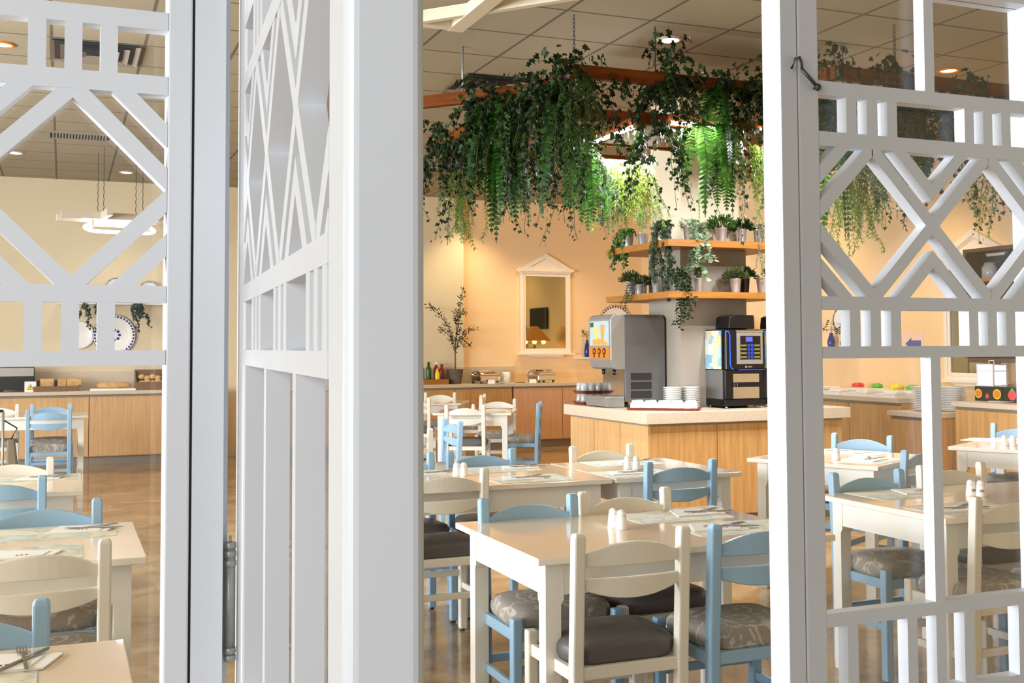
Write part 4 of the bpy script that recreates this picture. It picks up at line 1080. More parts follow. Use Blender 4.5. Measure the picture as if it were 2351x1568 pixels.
obj('frame', MB().box(7.98, XR-.001, 8.201, 8.235, 1.30, 2.335).box(7.98, XR-.001, 6.6, 8.20, 2.301, 2.335).box(7.98, XR-.001, 6.6, 8.20, 1.26, 1.299), 'brownp', t)
for z in (1.62, 2.02): obj('shelf_board', MB().box(7.99, 8.249, 6.6, 8.199, z, z+.03), 'shelfoak', t)
for k, (y, z) in enumerate(((8.03, 2.0505), (7.72, 2.0505), (7.66, 1.6505), (7.86, 1.6505))):
    tag(obj('glass_jar', MB().lathe([(.06, 0), (.068, .01), (.07, .10), (.05, .13), (.05, .15)], (8.10, y, z), 18), 'tumbler'), ('clear glass jar on the %s shelf of the hutch, %s' % (('upper', 'upper', 'lower', 'lower')[k], ('left', 'right', 'right', 'left')[k])), 'jar', 'jars in the hutch')
t = thing('wall_television', 'black wall television reflected in the framed mirror', 'television', (XR, 11.22, 1.95), -pi/2)
obj('screen', MB().box(-.38, .38, -.06, -.02, -.20, .20), 'black', t, bevel=.006); obj('bracket', MB().box(-.1, .1, -.02, 0, -.1, .1), 'iron', t)
# ------------------------------------------------------------------ plants
def frame_of(d):
    d = d.normalized(); a = d.cross(Vector((0, 0, 1)))
    if a.length < .05: a = d.cross(Vector((1, 0, 0)))
    a.normalize(); return d, a, a.cross(d)
def leaf_quad(m, base, dr, ln, wd, rnd):
    d, a, b = frame_of(dr)
    t = rnd.uniform(0, 2*pi); s = a*cos(t)+b*sin(t); n = d.cross(s)
    p = [base, base+d*ln*.45+s*wd/2+n*ln*.06, base+d*ln, base+d*ln*.45-s*wd/2+n*ln*.06]
    m.add(p, [(0, 1, 2), (0, 2, 3)])
IVY = [(0, -.08), (.30, -.30), (.33, -.02), (.58, .14), (.26, .26), (0, .68), (-.26, .26), (-.58, .14), (-.33, -.02), (-.30, -.30)]
def leaf_ivy(m, pos, nrm, up, sz, rnd):
    n = nrm.normalized(); u = (up-n*up.dot(n))
    if u.length < .05: u = Vector((1, 0, 0))-n*n.x
    u.normalize(); s = u.cross(n)
    vs = [pos+s*a*sz+u*b*sz-n*abs(a)*sz*.25 for a, b in IVY]+[pos+u*.05*sz]
    k = len(IVY)
    m.add(vs, [(i, (i+1) % k, k) for i in range(k)])
def strand(p0, ln, rnd, drift, step=.03):
    p = Vector(p0); out = [p.copy()]; d = Vector(drift)
    n = max(3, int(ln/step))
    for i in range(n):
        d += Vector((rnd.uniform(-.25, .25), rnd.uniform(-.25, .25), 0)); d *= .86
        p = p+Vector((d.x*step, d.y*step, -step*1.0)); out.append(p.copy())
    return out
def ivy_plant(label, top, ln, n, mt='ivy', seed=0, sz=.052, spread=.10, crown=.12, name='hanging_ivy', group='ivy trails on the timber pergola', cat='hanging plant'):
    rnd = random.Random(seed)
    t = thing(name, label, cat, top, 0, group)
    fm, sm = MB(), MB()
    for k in range(n):
        a = rnd.uniform(0, 2*pi); r = spread*math.sqrt(rnd.random())
        l = ln*(1 if k == 0 else rnd.uniform(.45, .95))
        st = strand((r*cos(a), r*sin(a), rnd.uniform(-.02, .04)), l, rnd, (cos(a)*.8, sin(a)*.8, 0))
        sm.tube(st[::3]+[st[-1]], .0022, 4)
        for i, p in enumerate(st):
            for j in range(2 if i < len(st)*.8 else 1):
                if rnd.random() < .12: continue
                aa = rnd.uniform(0, 2*pi); o = Vector((cos(aa), sin(aa), rnd.uniform(-.3, .4)))
                leaf_ivy(fm, p+o*rnd.uniform(.015, .045), o+Vector((0, -.5, .25)), Vector((rnd.uniform(-.7, .7), rnd.uniform(-.4, .4), -1)), sz*rnd.uniform(.65, 1.15)*(1-.35*i/len(st)), rnd)
    for k in range(int(crown*300)):
        a = rnd.uniform(0, 2*pi); r = spread*1.4*math.sqrt(rnd.random())
        o = Vector((cos(a), sin(a), rnd.uniform(-.2, 1)))
        leaf_ivy(fm, Vector((r*cos(a), r*sin(a), rnd.uniform(-.10, crown))), o, Vector((rnd.uniform(-1, 1), rnd.uniform(-1, 1), -.4)), sz*rnd.uniform(.7, 1.2), rnd)
    obj('stem', sm, 'stem', t); obj('foliage', fm, mt, t)
    return t
def fern_plant(label, top, ln, n, mt='fern', seed=0, spread=.2, w=.055, name='hanging_fern', group='ferns on the timber pergola', cat='hanging plant'):
    rnd = random.Random(seed)
    t = thing(name, label, cat, top, 0, group)
    fm, sm = MB(), MB()
    for k in range(n):
        a = rnd.uniform(0, 2*pi); l = ln*(1 if k == 0 else rnd.uniform(.55, 1)); sp = spread*rnd.uniform(.4, 1)
        pts = []
        N_ = 34
        for i in range(N_+1):
            u = i/N_; out = sp*(1-(1-u)**2.2); z = .07*sin(min(1, u*2.2)*pi)*.8 - l*u**1.35
            pts.append(Vector((cos(a)*out, sin(a)*out, z)))
        sm.tube(pts[::3]+[pts[-1]], .002, 4)
        side = Vector((-sin(a+rnd.uniform(-.9, .9)), cos(a+rnd.uniform(-.9, .9)), 0)).normalized()
        for i in range(2, N_+1):
            tdir = (pts[i]-pts[i-1]).normalized(); wd = w*(sin(pi*min(1, i/N_*.93+.07))**.6)
            for s in (-1, 1):
                d = (side*s+tdir*.35).normalized(); q = pts[i]
                h_ = tdir*l/N_*.58
                m_ = q+d*wd
                fm.add([q-h_, q+h_, m_+h_*.3+tdir*.004, m_-h_*.3], [(0, 1, 2, 3)])
    obj('stem', sm, 'stem', t); obj('frond', fm, mt, t)
    return t
def feather_plant(label, top, ln, n, mt='feather', seed=0, spread=.09, name='hanging_asparagus_fern', group='feathery trails on the timber pergola', cat='hanging plant'):
    rnd = random.Random(seed)
    t = thing(name, label, cat, top, 0, group)
    fm, sm = MB(), MB()
    for k in range(n):
        a = rnd.uniform(0, 2*pi); r = spread*math.sqrt(rnd.random()); l = ln*(1 if k == 0 else rnd.uniform(.5, .98))
        st = strand((r*cos(a), r*sin(a), .02), l, rnd, (cos(a)*.35, sin(a)*.35, 0), .025)
        sm.tube(st[::4]+[st[-1]], .0014, 3)
        for p in st:
            for j in range(5):
                d = Vector((rnd.uniform(-1, 1), rnd.uniform(-1, 1), rnd.uniform(-1.6, -.1)))
                leaf_quad(fm, p, d, rnd.uniform(.025, .05), .006, rnd)
    obj('stem', sm, 'stem', t); obj('foliage', fm, mt, t)
    return t
# pergola timbers hung on chains
BZ = 3.20
def beam(label, a, b, wdt=.05, hgt=.085, z=BZ, m='teak', name='pergola_beam', group='pergola beams'):
    a, b = Vector(a), Vector(b); d = (b-a); L_ = d.length; an = math.atan2(d.y, d.x)
    o = obj(name, MB().box(0, L_, -wdt/2, wdt/2, -hgt/2, hgt/2), m, loc=(a.x, a.y, z)); o.rotation_euler = (0, 0, an)
    return tag(o, label, 'beam', group)
beam('red brown timber beam along the front of the pergola, left of the jamb', (3.03, 6.43), (5.25, 6.43))
beam('timber beam running back from the left front corner of the pergola', (3.03, 6.456), (3.03, 9.40))
beam('orange brown diagonal timber beam at the left of the pergola', (3.0, 7.00), (1.75, 8.35))
beam('timber beam along the back of the pergola', (3.06, 9.40), (7.0, 9.40))
beam('front timber beam of the pergola seen through the right lattice', (4.62, 5.86), (7.10, 5.86))
beam('short timber beam joining the two pergola fronts by the jamb', (4.62, 5.89), (4.62, 6.40))
beam('timber beam running back at the right of the pergola', (7.05, 5.89), (7.05, 9.37))
beam('inner cross timber of the pergola above the pillar front', (3.06, 7.60), (7.02, 7.60), z=BZ+.0)
beam('short slanting timber before the pillar', (3.95, 6.52), (4.45, 7.50), z=3.02, hgt=.07)
def chain(label, x, y, z0=BZ+.04):
    m = MB(); z = CZ; k = 0
    while z > z0:
        n = 8; pts = []
        for i in range(n+1):
            a = 2*pi*i/n; u = .008*cos(a); v = .017*sin(a)
            pts.append((x+(u if k % 2 else 0), y+(0 if k % 2 else u), max(z0-.003, z-.015+v)))
        m.tube(pts, .0026, 5); z -= .027; k += 1
    return tag(obj('chain', m, 'iron'), label, 'chain', 'pergola chains')
chain('dark chain at the left front corner of the pergola', 3.035, 6.43)
chain('dark chain hanging behind the right lattice, the longer one', 5.13, 5.86)
chain('dark chain behind the right lattice, next to the jamb', 5.09, 6.43)
tag(obj('hanger_rod', MB().tube([(2.62, 7.41, CZ), (2.62, 7.41, BZ+.04)], .008, 8), 'steel'), 'pale hanger rod above the orange brown diagonal beam', 'rod')

# slatted canopy with lamp tubes above the island front
CX0, CX1, CY0, CY1, CANZ = 3.56, 5.30, 6.46, 7.30, 2.90
t = thing('slatted_canopy', 'brown slatted timber canopy with light tubes before the pillar', 'canopy', (0, 0, 0))
for a in ((CX0, CX1, CY0, CY0+.04), (CX0, CX1, CY1-.04, CY1), (CX0, CX0+.04, CY0+.041, CY1-.041), (CX1-.04, CX1, CY0+.041, CY1-.041)):
    obj('rim_board', MB().box(a[0], a[1], a[2], a[3], CANZ, CANZ+.08), 'teak', t)
n = 26
for k in range(n):
    y = CY0+.05+k*(CY1-CY0-.1)/n
    obj('slat', MB().box(CX0+.041, CX1-.041, y, y+.022, CANZ+.015, CANZ+.05), 'slatwood', t)
for x in (CX0+.1, CX1-.1):
    for y in (CY0+.02, CY1-.02): obj('hanger', MB().tube([(x, y, CANZ+.08), (x, y, CZ-.001)], .004, 5), 'iron', t)
def ledtube(label, a, b):
    t = thing('light_tube', label, 'light tube', a, 0, 'light tubes on the canopy')
    a, b = Vector(a), Vector(b)
    obj('tube', MB().tube([Vector((0, 0, 0)), b-a], .013, 10), 'led', t)
    d = (b-a).normalized()
    obj('end_cap', MB().tube([d*-.025, d*-.001], .015, 10).tube([b-a+d*.001, b-a+d*.025], .015, 10), 'lampshell', t)
    l = (b-a).length; ar = area('tube_glow', (a+b)/2-Vector((0, 0, .02)), (0, 0, math.atan2(d.y, d.x)), l, .03, LEDW*l, (.96, .96, 1.0))
    ar.data.cycles.cast_shadow = True
ledtube('bright light tube on the left edge of the slatted canopy', (CX0-.02, 6.56, CANZ+.0), (CX0-.02, 7.22, CANZ+.0))
ledtube('bright light tube on the far edge of the slatted canopy', (3.62, CY1+.016, CANZ-.10), (4.12, CY1+.016, CANZ-.10))
ledtube('bright light tube on the front edge of the slatted canopy', (3.75, CY0-.016, CANZ+.02), (4.14, CY0-.016, CANZ+.02))
ledtube('bright light tube at the right end of the canopy front, by the jamb', (4.45, CY0-.016, CANZ+.02), (4.95, CY0-.016, CANZ+.02))
ledtube('bright light tube on the right edge of the slatted canopy', (CX1+.014, 6.6, CANZ+.02), (CX1+.014, 7.2, CANZ+.02))

# (kind, px, py top, py bottom, Y, strands)
VL = [
 ('ivy', 992, 290, 480, 7.62, 5), ('ivy', 1014, 345, 560, 7.50, 4), ('feather', 1063, 400, 578, 7.30, 16), ('ivy', 1058, 335, 430, 7.36, 5),
 ('ivy', 1085, 240, 500, 7.25, 6), ('fern', 1100, 250, 470, 7.20, 6), ('ivy', 1108, 245, 572, 7.20, 5), ('fern', 1150, 235, 555, 7.02, 8), ('ivy', 1150, 228, 430, 7.05, 7),
 ('fern', 1172, 240, 520, 6.95, 7), ('ivy', 1195, 230, 535, 6.80, 6), ('ivy', 1225, 215, 480, 6.70, 7), ('ivy', 1252, 200, 570, 6.60, 6), ('ivy', 1215, 235, 400, 7.6, 6),
 ('fern', 1285, 215, 500, 6.60, 6), ('ivy', 1290, 200, 540, 6.55, 5), ('feather', 1325, 182, 460, 6.43, 26), ('ivy', 1345, 200, 420, 6.48, 5),
 ('fern', 1345, 300, 530, 6.9, 5), ('ivy', 1352, 350, 545, 7.0, 5), ('ivy', 1180, 330, 490, 7.1, 6), ('ivy', 1270, 320, 480, 6.9, 6), ('ivy', 1050, 330, 490, 7.4, 6),
 ('feather', 1405, 374, 530, 7.36, 18), ('feather', 1445, 376, 540, 7.36, 20), ('feather', 1468, 378, 560, 7.36, 14), ('fern', 1385, 372, 545, 7.36, 4), ('ivy', 1375, 400, 545, 7.4, 3),
 ('ivy', 1500, 200, 470, 6.42, 6), ('ivy', 1530, 205, 475, 6.42, 7), ('ivy', 1555, 200, 330, 6.42, 7), ('ivy', 1512, 290, 490, 6.40, 4), ('ivy', 1490, 330, 480, 6.40, 4),
 ('fernb', 1605, 292, 425, 6.38, 4), ('fern', 1645, 205, 500, 6.40, 8), ('fernb', 1650, 292, 500, 6.38, 6), ('feather', 1682, 292, 450, 6.40, 12), ('ivy', 1668, 200, 330, 6.42, 7),
 ('ivy', 1725, 205, 500, 6.40, 7), ('ivy', 1705, 300, 480, 6.40, 4), ('feather', 1758, 340, 510, 6.40, 20), ('ivy', 1748, 205, 440, 6.40, 7), ('ivy', 1420, 192, 250, 6.42, 5), ('ivy', 1760, 210, 560, 6.9, 5),
 ('ivy', 1895, 220, 470, 5.86, 6), ('fern', 1915, 225, 560, 5.86, 6), ('feather', 1965, 300, 590, 5.86, 36), ('ivy', 1945, 215, 400, 5.86, 7), ('ivy', 2000, 215, 420, 5.86, 7), ('ivy', 2022, 220, 525, 5.86, 5),
 ('ivy', 2062, 215, 530, 5.86, 5), ('ivy', 2090, 220, 525, 5.86, 6), ('fern', 2080, 220, 500, 5.86, 6), ('ivy', 2130, 222, 440, 5.86, 6), ('ivy', 2175, 224, 500, 5.86, 6), ('ivy', 2205, 226, 520, 5.86, 5),
 ('ivy', 2240, 228, 400, 5.86, 7), ('ivy', 2285, 232, 380, 5.86, 7), ('feather', 2312, 236, 548, 5.86, 16), ('ivy', 2345, 236, 560, 5.86, 6), ('ivy', 2380, 236, 520, 5.86, 6),
]
ORD = ['first', 'second', 'third', 'fourth', 'fifth', 'sixth', 'seventh', 'eighth', 'ninth', 'tenth', 'eleventh', 'twelfth', 'thirteenth', 'fourteenth', 'fifteenth', 'sixteenth', 'seventeenth', 'eighteenth', 'nineteenth', 'twentieth']
cnt = {}
def region(px):
    return 'between door leaf and light tubes' if px < 1378 else ('before pillar and tubes' if px < 1580 else ('left of the hooked jamb' if px < 1790 else 'behind the right lattice'))
LOOK = {'ivy': 'dark green ivy trail', 'fern': 'dark arching fern', 'fernb': 'bright lit fern', 'feather': 'pale feathery trail'}
for i, (k, px, t0, t1, Y, n) in enumerate(sorted(VL, key=lambda v: v[1])):
    a = at(px, t0, Y=Y); b = at(px, t1, Y=Y); ln = a.z-b.z
    a.z = min(a.z, 3.26); rg = region(px); cnt[(k, rg)] = c = cnt.get((k, rg), 0)+1
    lb = '%s hanging %s, %s from left' % (LOOK[k], rg, ORD[c-1])
    if px > 1790: n += 3
    elif px < 1340 and k != 'feather': n += 2
    if k == 'ivy': ivy_plant(lb, a, ln, n, seed=i, spread=.07, crown=.05 if t0 < 280 else .02)
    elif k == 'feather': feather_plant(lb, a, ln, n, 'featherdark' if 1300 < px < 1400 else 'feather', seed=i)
    else: fern_plant(lb, a, ln, n, 'fern' if k == 'fern' else 'ivylight', seed=i, spread=.16)
# growth standing up above the beams
for i, (px, py, Y, h_, lb) in enumerate((
    (1215, 195, 6.8, .12, 'leafy ivy crown standing above the left pergola beam'), (1290, 172, 6.5, .14, 'ivy crown left of the corner chain'), (1325, 165, 6.43, .12, 'ivy crown at the foot of the corner chain'),
    (1525, 170, 6.43, .26, 'tall ivy crown reaching up to the ceiling lamp'), (1560, 165, 6.43, .14, 'ivy crown right of the ceiling lamp'), (1640, 178, 6.43, .10, 'small ivy crown on the front beam'),
    (1735, 172, 6.42, .18, 'ivy crown on the front beam next to the jamb'), (1900, 160, 5.88, .18, 'ivy crown behind the jamb hook'), (2010, 175, 5.86, .10, 'ivy crown left of the longer chain behind the lattice'),
    (2070, 160, 5.86, .16, 'ivy crown at the longer chain behind the lattice'), (2220, 190, 5.86, .08, 'ivy crown below the orange ceiling lamp'), (1100, 205, 7.2, .10, 'ivy crown on the orange brown diagonal beam'))):
    a = at(px, py, Y=Y); a.z = BZ+.03
    ivy_plant(lb, a, .14, 5, seed=100+i, spread=.13, crown=h_, group='ivy crowns on the pergola')

# ------------------------------------------------------------------ potted plants on the pillar shelves
def bucket(t, r=.048, h=.115, m='zinc'):
    obj('pot', MB().lathe([(r*.74, 0), (r*.76, .003), (r, h), (r*1.05, h+.002), (r*1.05, h+.006), (r*.96, h+.006), (r*.93, h-.012)], (0, 0, 0), 20, cap=True), m, t)
    obj('soil', MB().lathe([(r*.9, h-.016), (.0001, h-.008)], (0, 0, 0), 16, cap=False), 'soil', t)
def potted(label, x, y, z, kind, seed, r=.048, h=.115, mt=None, hang=0, hdir=(0, -1), pot='zinc', size=.09, group='potted plants on the pillar shelves'):
    rnd = random.Random(seed)
    t = thing('potted_plant', label, 'potted plant', (x, y, z), 0, group)
    bucket(t, r, h, pot)
    fm, sm = MB(), MB(); hz = Vector((hdir[0], hdir[1], 0))
    if kind == 'bush':
        for k in range(400):
            v = Vector((rnd.gauss(0, 1), rnd.gauss(0, 1), rnd.gauss(0, 1))).normalized(); v.z = abs(v.z)*.9-.1
            p = Vector((0, 0, h))+Vector((v.x*size, v.y*size, v.z*size*.95+.012))*rnd.uniform(.5, 1)
            leaf_quad(fm, p, v+Vector((0, 0, .4)), .036, .014, rnd)
        for k in range(14):
            a = rnd.uniform(0, 2*pi); sm.tube([(0, 0, h-.02), (cos(a)*size*.6, sin(a)*size*.6, h+size*.6)], .0015, 4)
    elif kind == 'tree':
        sm.tube([(0, 0, h-.02), (.004, 0, h+size*.8), (0, .004, h+size*1.8)], .003, 5)
        for k in range(280):
            v = Vector((rnd.gauss(0, 1), rnd.gauss(0, 1), rnd.gauss(0, 1))).normalized()
            p = Vector((0, 0, h+size*1.35))+Vector((v.x*size*.5, v.y*size*.5, v.z*size*.95))*rnd.uniform(.35, 1)
            leaf_quad(fm, p, v+Vector((0, 0, .5)), .026, .008, rnd)
    if kind in ('ivy', 'trail', 'sage', 'string'):
        ns = {'ivy': 6, 'trail': 8, 'sage': 6, 'string': 9}[kind]
        for k in range(ns):
            a = rnd.uniform(-.9, .9); d = Vector((hz.x*cos(a)-hz.y*sin(a), hz.x*sin(a)+hz.y*cos(a), 0))
            l = hang*(1 if k == 0 else rnd.uniform(.4, .95))
            pts = [Vector((0, 0, h-.01)), Vector((0, 0, h+.05))+d*.03, Vector((0, 0, h+.045))+d*r*1.4]
            st = strand(Vector((0, 0, h+.02))+d*(r*1.5+rnd.uniform(0, .05)), l+h, rnd, d*.25, .022)
            st = pts+st; sm.tube(st[::2]+[st[-1]], .0018, 4)
            for p in st[1:]:
                for j in range(3 if kind in ('trail', 'sage') else 2):
                    aa = rnd.uniform(0, 2*pi); o = Vector((cos(aa), sin(aa), rnd.uniform(-.4, .3)))
                    if kind == 'ivy': leaf_ivy(fm, p+o*.022, o+hz, Vector((rnd.uniform(-.6, .6), 0, -1)), .046*rnd.uniform(.7, 1.1), rnd)
                    elif kind == 'sage': leaf_quad(fm, p, o+hz*.4, .05, .042, rnd)
                    elif kind == 'string': leaf_quad(fm, p, o, .020, .010, rnd)
                    else: leaf_quad(fm, p, o+Vector((0, 0, -.4)), .040, .018, rnd)
        for k in range(70 if kind != 'string' else 30):
            v = Vector((rnd.gauss(0, 1), rnd.gauss(0, 1), abs(rnd.gauss(0, .8)))).normalized()
            p = Vector((0, 0, h))+v*rnd.uniform(.02, .075)
            if kind == 'ivy': leaf_ivy(fm, p, v+hz*.3, Vector((v.x, v.y, -.5)), .045, rnd)
            else: leaf_quad(fm, p, v, .04, .02, rnd)
    obj('stem', sm, 'stem', t); obj('foliage', fm, mt or 'bush', t)
    return t
SU, SL = 2.3005, 1.8745
FY = 8.03; LX = 4.695
def fx(px, Y=FY): return at(px, 600, Y=Y).x
def ly(px, X=LX): return at(px, 600, X=X).y
potted('zinc pot with a small grey green tree on the far left of the upper shelf', LX+.03, 8.62, SU, 'tree', 1, mt='sage', size=.095)
potted('zinc pot spilling bright ivy at the far left of the upper shelf', LX-.03, 8.78, SU, 'ivy', 2, mt='ivylight', hang=.22, hdir=(-1, .2))
potted('zinc pot of long dark ivy trailing from the front corner of the upper shelf', 4.66, 8.10, SU, 'ivy', 3, mt='ivy', hang=.52, hdir=(-.75, -.65))
potted('zinc pot of pale sage leaves trailing over the middle of the upper shelf', fx(1582), FY, SU, 'sage', 4, mt='sage', hang=.36, hdir=(.35, -.94))
potted('zinc pot with a green herb bush on the upper shelf front', fx(1657), FY, SU, 'bush', 5, mt='ivylight', size=.13)
potted('dark leafy pot plant near the right end of the upper shelf', fx(1712), FY+.06, SU, 'bush', 6, mt='ivy', size=.10)
potted('zinc pot of yellowish trailing herb at the right end of the upper shelf', fx(1748)-.02, FY, SU, 'string', 7, mt='sage', hang=.40, hdir=(0, -1), size=.1)
potted('zinc pot of bushy thyme at the left of the lower shelf', LX-.04, 8.72, SL, 'bush', 8, size=.10)
potted('small zinc pot of dark herb behind the thyme on the lower shelf', LX+.05, 8.66, SL, 'bush', 9, r=.036, h=.09, size=.075)
potted('zinc pot with an upright rosemary sprig on the lower shelf', LX+.02, 8.36, SL, 'tree', 10, size=.10)
potted('dark leafy plant hanging over the front corner of the lower shelf', 4.74, 8.03, SL, 'trail', 11, mt='ivy', hang=.34, hdir=(-.2, -1))
potted('small zinc pot with a thin sprig in the middle of the lower shelf', fx(1608), FY+.03, SL, 'tree', 12, r=.04, size=.05)
potted('zinc pot with a round herb bush on the lower shelf front', fx(1688), FY, SL, 'bush', 13, size=.11)
potted('black pot of dark leaves near the right end of the lower shelf', fx(1722), FY+.08, SL, 'bush', 14, mt='ivy', pot='black', r=.042, h=.14, size=.085)
potted('big zinc pot of trailing herb at the right end of the lower shelf', fx(1755)-.01, FY, SL, 'string', 15, mt='bush', hang=.2, r=.065, h=.13, hdir=(.2, -1))
potted('zinc pot of fine string leaves hanging below the left of the lower shelf', LX-.075, 8.50, SL, 'string', 16, mt='bush', hang=.17, hdir=(-1, 0), r=.036, h=.08)
for x, nm in ((.33, 'left'), (.86, 'right')):
    potted('trailing ivy pot on the white wall shelf, the %s one' % nm, x, YL-.11, 2.0355, 'ivy', 30+int(x*10), mt='ivy', hang=.42, hdir=(0, -1), group='ivy pots on the white wall shelf')
vase('cobalt vase with a green sprig on the small shelf of the right wall', XR-.08, 10.53, 1.4105, .16)
vase('second cobalt vase with dark leaves, right of the first', XR-.08, 10.30, 1.4105, .12)
vase('cobalt vase with a thin sprig half hidden by the juice dispenser', 7.325, YB-.07, 1.2655, .26)

# olive tree
t = thing('olive_tree', 'potted olive tree standing on the back buffet by the wall corner', 'potted tree', (5.13, 14.86, .9105))
obj('pot', MB().lathe([(.085, 0), (.088, .004), (.115, .20), (.118, .205), (.106, .205), (.100, .18)], (0, 0, 0), 24), 'terracotta', t)
obj('soil', MB().lathe([(.101, .178), (.0001, .186)], (0, 0, 0), 20, cap=False), 'soil', t)
tm, lm = MB(), MB(); rnd = random.Random(5)
tm.tube([(0, 0, .17), (.004, 0, .35), (-.004, 0, .50)], [.012, .011, .010], 8)
br = [((-.004, 0, .46), (-.05, .02, .62), (-.10, .0, .80), (-.26, .0, 1.02), (-.40, .0, 1.10)), ((-.004, 0, .48), (.03, .01, .70), (.06, 0, .95), (.09, 0, 1.20), (.13, 0, 1.33)),
      ((0, 0, .47), (.06, -.02, .62), (.16, 0, .72), (.32, .0, .80)), ((0, 0, .47), (-.03, -.03, .62), (-.12, 0, .70), (-.24, .02, .80)), ((0, 0, .45), (.05, .03, .58), (.14, .02, .62), (.22, 0, .52)),
      ((.03, .01, .70), (.0, -.05, .85), (-.02, -.06, 1.0)), ((.06, 0, .95), (.13, .03, 1.02), (.20, .02, 1.0))]
for b in br:
    b = [Vector(q) for q in b]; tm.tube(b, [.0075-.0055*i/(len(b)-1) for i in range(len(b))], 6)
    for i in range(len(b)-1):
        seg = (b[i+1]-b[i]).length; nl = int(seg*(40 if i == 0 else 150))
        for k in range(nl):
            p = b[i].lerp(b[i+1], rnd.random())+Vector((rnd.uniform(-.03, .03), rnd.uniform(-.03, .03), rnd.uniform(-.03, .03)))
            leaf_quad(lm, p, Vector((rnd.uniform(-1, 1), rnd.uniform(-1, 1), rnd.uniform(-.5, 1))), rnd.uniform(.05, .085), .016, rnd)
obj('trunk', tm, 'bark', t); obj('foliage', lm, 'olive', t)
tag(obj('plant_pot', MB().lathe([(.10, 0), (.10, .004), (.11, .19), (.10, .19), (.095, .02), (.0001, .02)], (4.985, 14.95, .9105), 24), 'terracotta'), 'dark empty pot standing just left of the olive tree pot', 'pot')

# ------------------------------------------------------------------ ceiling fittings
downlight('bright square rimmed downlight above the ivy crown', 3.905, 6.712, False)
downlight('orange glowing downlight behind the right lattice', 6.387, 6.695, True, dim=True)
downlight('bright downlight at the left edge, above the hanging lamp', -.505, 13.2, False)
downlight('small downlight right of the hanging lamp', .692, 14.213, False)
downlight('orange glowing downlight at the upper left corner', -.42, 8.506, True, dim=True)
downlight('bright downlight shining through the ivy by the door leaf', 3.667, 10.767, False, r=.11)
downlight('small downlight right of the one shining through the ivy', 3.95, 10.15, False, r=.05)
for x, y in ((5.4, 14.55), (6.7, 14.2), (7.6, 13.0), (7.5, 10.6), (7.4, 8.8), (1.5, 8.5), (5.8, 11.5), (2.2, 12.4)):
    spot((x, y, CZ-.03), SPOTW*(2.4 if y > 12.9 or x > 7.3 else 1.4), (1, .76, .45))
def diffuser(label, x, y, s, kind):
    t = thing('ceiling_vent', label, 'air vent', (x, y, CZ), 0, 'ceiling vents')
    if kind == 'square':
        obj('backing', MB().box(-s/2+.02, s/2-.02, -s/2+.02, s/2-.02, -.006, -.001), 'ventdark', t)
        f = MB()
        for k in range(4):
            a, b = s/2-k*s*.115, s/2-k*s*.115-s*.06; z0, z1 = -.004-.004*k, -.020-.004*k
            A, B_ = [(-a, -a), (a, -a), (a, a), (-a, a)], [(-b, -b), (b, -b), (b, b), (-b, b)]
            for i in range(4):
                j = (i+1) % 4; f.add([(*A[i], z1), (*A[j], z1), (*B_[j], z0), (*B_[i], z0)], [(0, 1, 2, 3)])
        obj('louvre', f, 'vent', t)
    else:
        obj('backing', MB().box(-s/2+.02, s/2-.02, -.16, .16, -.006, -.001), 'ventdark', t)
        f = MB().box(-s/2, s/2, -.18, -.15, -.02, -.001).box(-s/2, s/2, .15, .18, -.02, -.001).box(-s/2, -s/2+.03, -.15, .15, -.02, -.001).box(s/2-.03, s/2, -.15, .15, -.02, -.001)
        for k in range(18): f.box(-s/2+.05+k*(s-.1)/18, -s/2+.066+k*(s-.1)/18, -.15, .15, -.018, -.004)
        obj('grille', f, 'vent', t)
diffuser('square ceiling air diffuser at the upper left', .19, 8.50, .60, 'square')
diffuser('long slotted ceiling vent above the hanging lamp', .14, 11.9, .62, 'grille')
diffuser('square ceiling air diffuser above the diagonal pergola beam', 3.20, 8.40, .60, 'square')

def pendant(label, x, y, z, rz, lit=True, s=.62):
    t = thing('pendant_lamp', label, 'pendant lamp', (x, y, z), rz, 'white frame pendant lamps')
    for o in (-.20, .20):
        obj('frame_bar', MB().box(-s, s, o-.03, o+.03, .0, .07), 'lampshell', t)
        f = MB().box(o-.03, o+.03, -s, -.231, .0, .07).box(o-.03, o+.03, .231, s, .0, .07).box(o-.03, o+.03, -.169, .169, 0, .07)
        obj('cross_bar', f, 'lampshell', t)
    obj('core', MB().box(-.168, .168, -.168, .168, .04, .065), 'lampshell', t)
    rp = rrect(-.36, .36, -.12, .12, .12, 6); rp.append(rp[0])
    obj('ring_tube', MB().tube([(a, b, -.075+(.4*b if lit else 0)) for a, b in rp], .018, 8), 'ledring' if lit else 'lampshell', t)
    for a in (-.29, .29): obj('ring_holder', MB().box(a-.01, a+.01, -.11, .11, -.08, .0), 'lampshell', t)
    for a, b in ((-.2, -.2), (.2, -.2), (.2, .2), (-.2, .2)):
        cm = MB(); zz = .07; k = 0
        while zz < CZ-z:
            cm.tube([(a, b, zz), (a+(.006 if k % 2 else 0), b+(0 if k % 2 else .006), min(CZ-z, zz+.02)), (a, b, min(CZ-z, zz+.04))], .0035, 4); zz += .04; k += 1
        obj('chain', cm, 'iron', t)
    return t
pendant('white frame pendant lamp with lit oval tube before the bread buffet', .56, 12.75, 2.80, .12, True)
t = thing('pendant_lamp', 'unlit pendant of crossing white bars at the top centre, near the door leaf', 'pendant lamp', (0, 0, 3.10), 0, 'white frame pendant lamps')
t.location = at(1100, 28, Z=3.10)
def pbar(ang, l0, l1, z0=0, wd=.05, loc=(0, 0, 0)):
    o = obj('frame_bar', MB().box(-l0, l1, -wd, wd, z0, z0+.06), 'lampshell', t, loc); o.rotation_euler = (0, 0, ang)
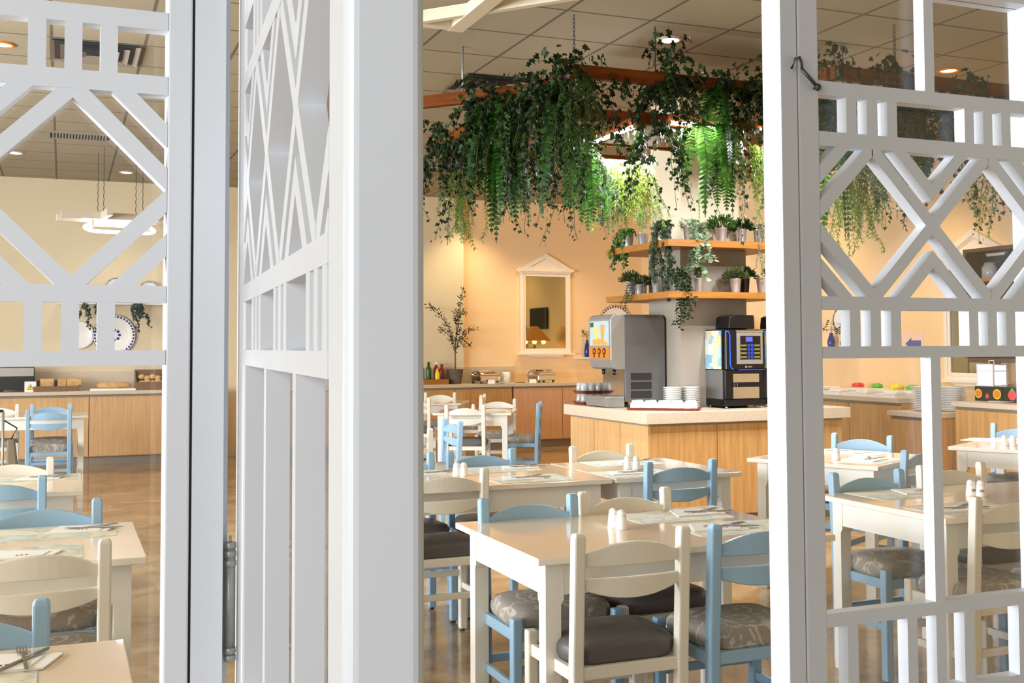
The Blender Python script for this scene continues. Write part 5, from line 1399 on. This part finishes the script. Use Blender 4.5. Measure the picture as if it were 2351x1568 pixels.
pbar(pi/2, .62, .37, 0, .042)
pbar(math.atan2(.745, -.667), .70, .60, .004, .02, (0, .06, 0))
o = obj('frame_bar', MB().box(-.36, -.043, -.03, .03, .001, .058), 'lampshell', t, (0, .33, 0))
obj('chain', MB().tube([(0, 0, .121), (0, 0, CZ-3.101)], .004, 5), 'iron', t)

t = thing('table_lamp', 'orange shaded lamp on the right buffet, seen only in the framed mirror', 'lamp', (7.80, 12.10, .9105))
obj('base', MB().lathe([(.08, 0), (.08, .02), (.03, .06), (.022, .40), (.02, .60)], (0, 0, 0), 18), 'bark', t)
obj('lamp_shade', MB().lathe([(.30, .62), (.06, .88)], (0, 0, 0), 28, cap=False), 'shade', t)
for k in range(4):
    a = pi/2*k+.4; obj('bulb', MB().ball((.16*cos(a), .16*sin(a), .60), .04), 'bulb', t)
obj('bulb_arm', MB().tube([(-.15, -.06, .59), (0, 0, .58), (.15, .06, .59)], .006, 6).tube([(.06, -.15, .59), (0, 0, .582), (-.06, .15, .59)], .006, 6), 'iron', t)
q = at(12, 1000, Y=11.25)
t = thing('trolley', 'folded steel framed trolley with a brown bag at the left edge of the room', 'trolley', (q.x, 11.25, 0))
for sx in (-.10, .0):
    obj('pole', MB().tube([(sx-.02, 0, .035), (sx-.02, .01, .86)], .011, 8), 'steel', t)
    obj('wheel', MB().prism(circle(.035, 16), (sx-.045, .0, .035), (0, 1, 0), (0, 0, 1), (.014, 0, 0)), 'glide', t)
obj('handle', MB().tube([(-.12, .01, .86), (-.02, .01, .86)], .013, 8), 'glide', t)
obj('bag', MB().hexa([(.015, -.07, .28), (.12, -.07, .28), (.12, .07, .28), (.015, .07, .28)], [(.015, -.05, .60), (.08, -.05, .60), (.08, .05, .60), (.015, .05, .60)]), 'bark', t, bevel=.015)
obj('bag_base', MB().box(.012, .125, -.075, .075, .22, .279), 'glide', t, bevel=.01)
obj('strap', MB().tube([(.05, 0, .60), (.10, 0, .70), (-.02, .01, .78)], .008, 6), 'glide', t)
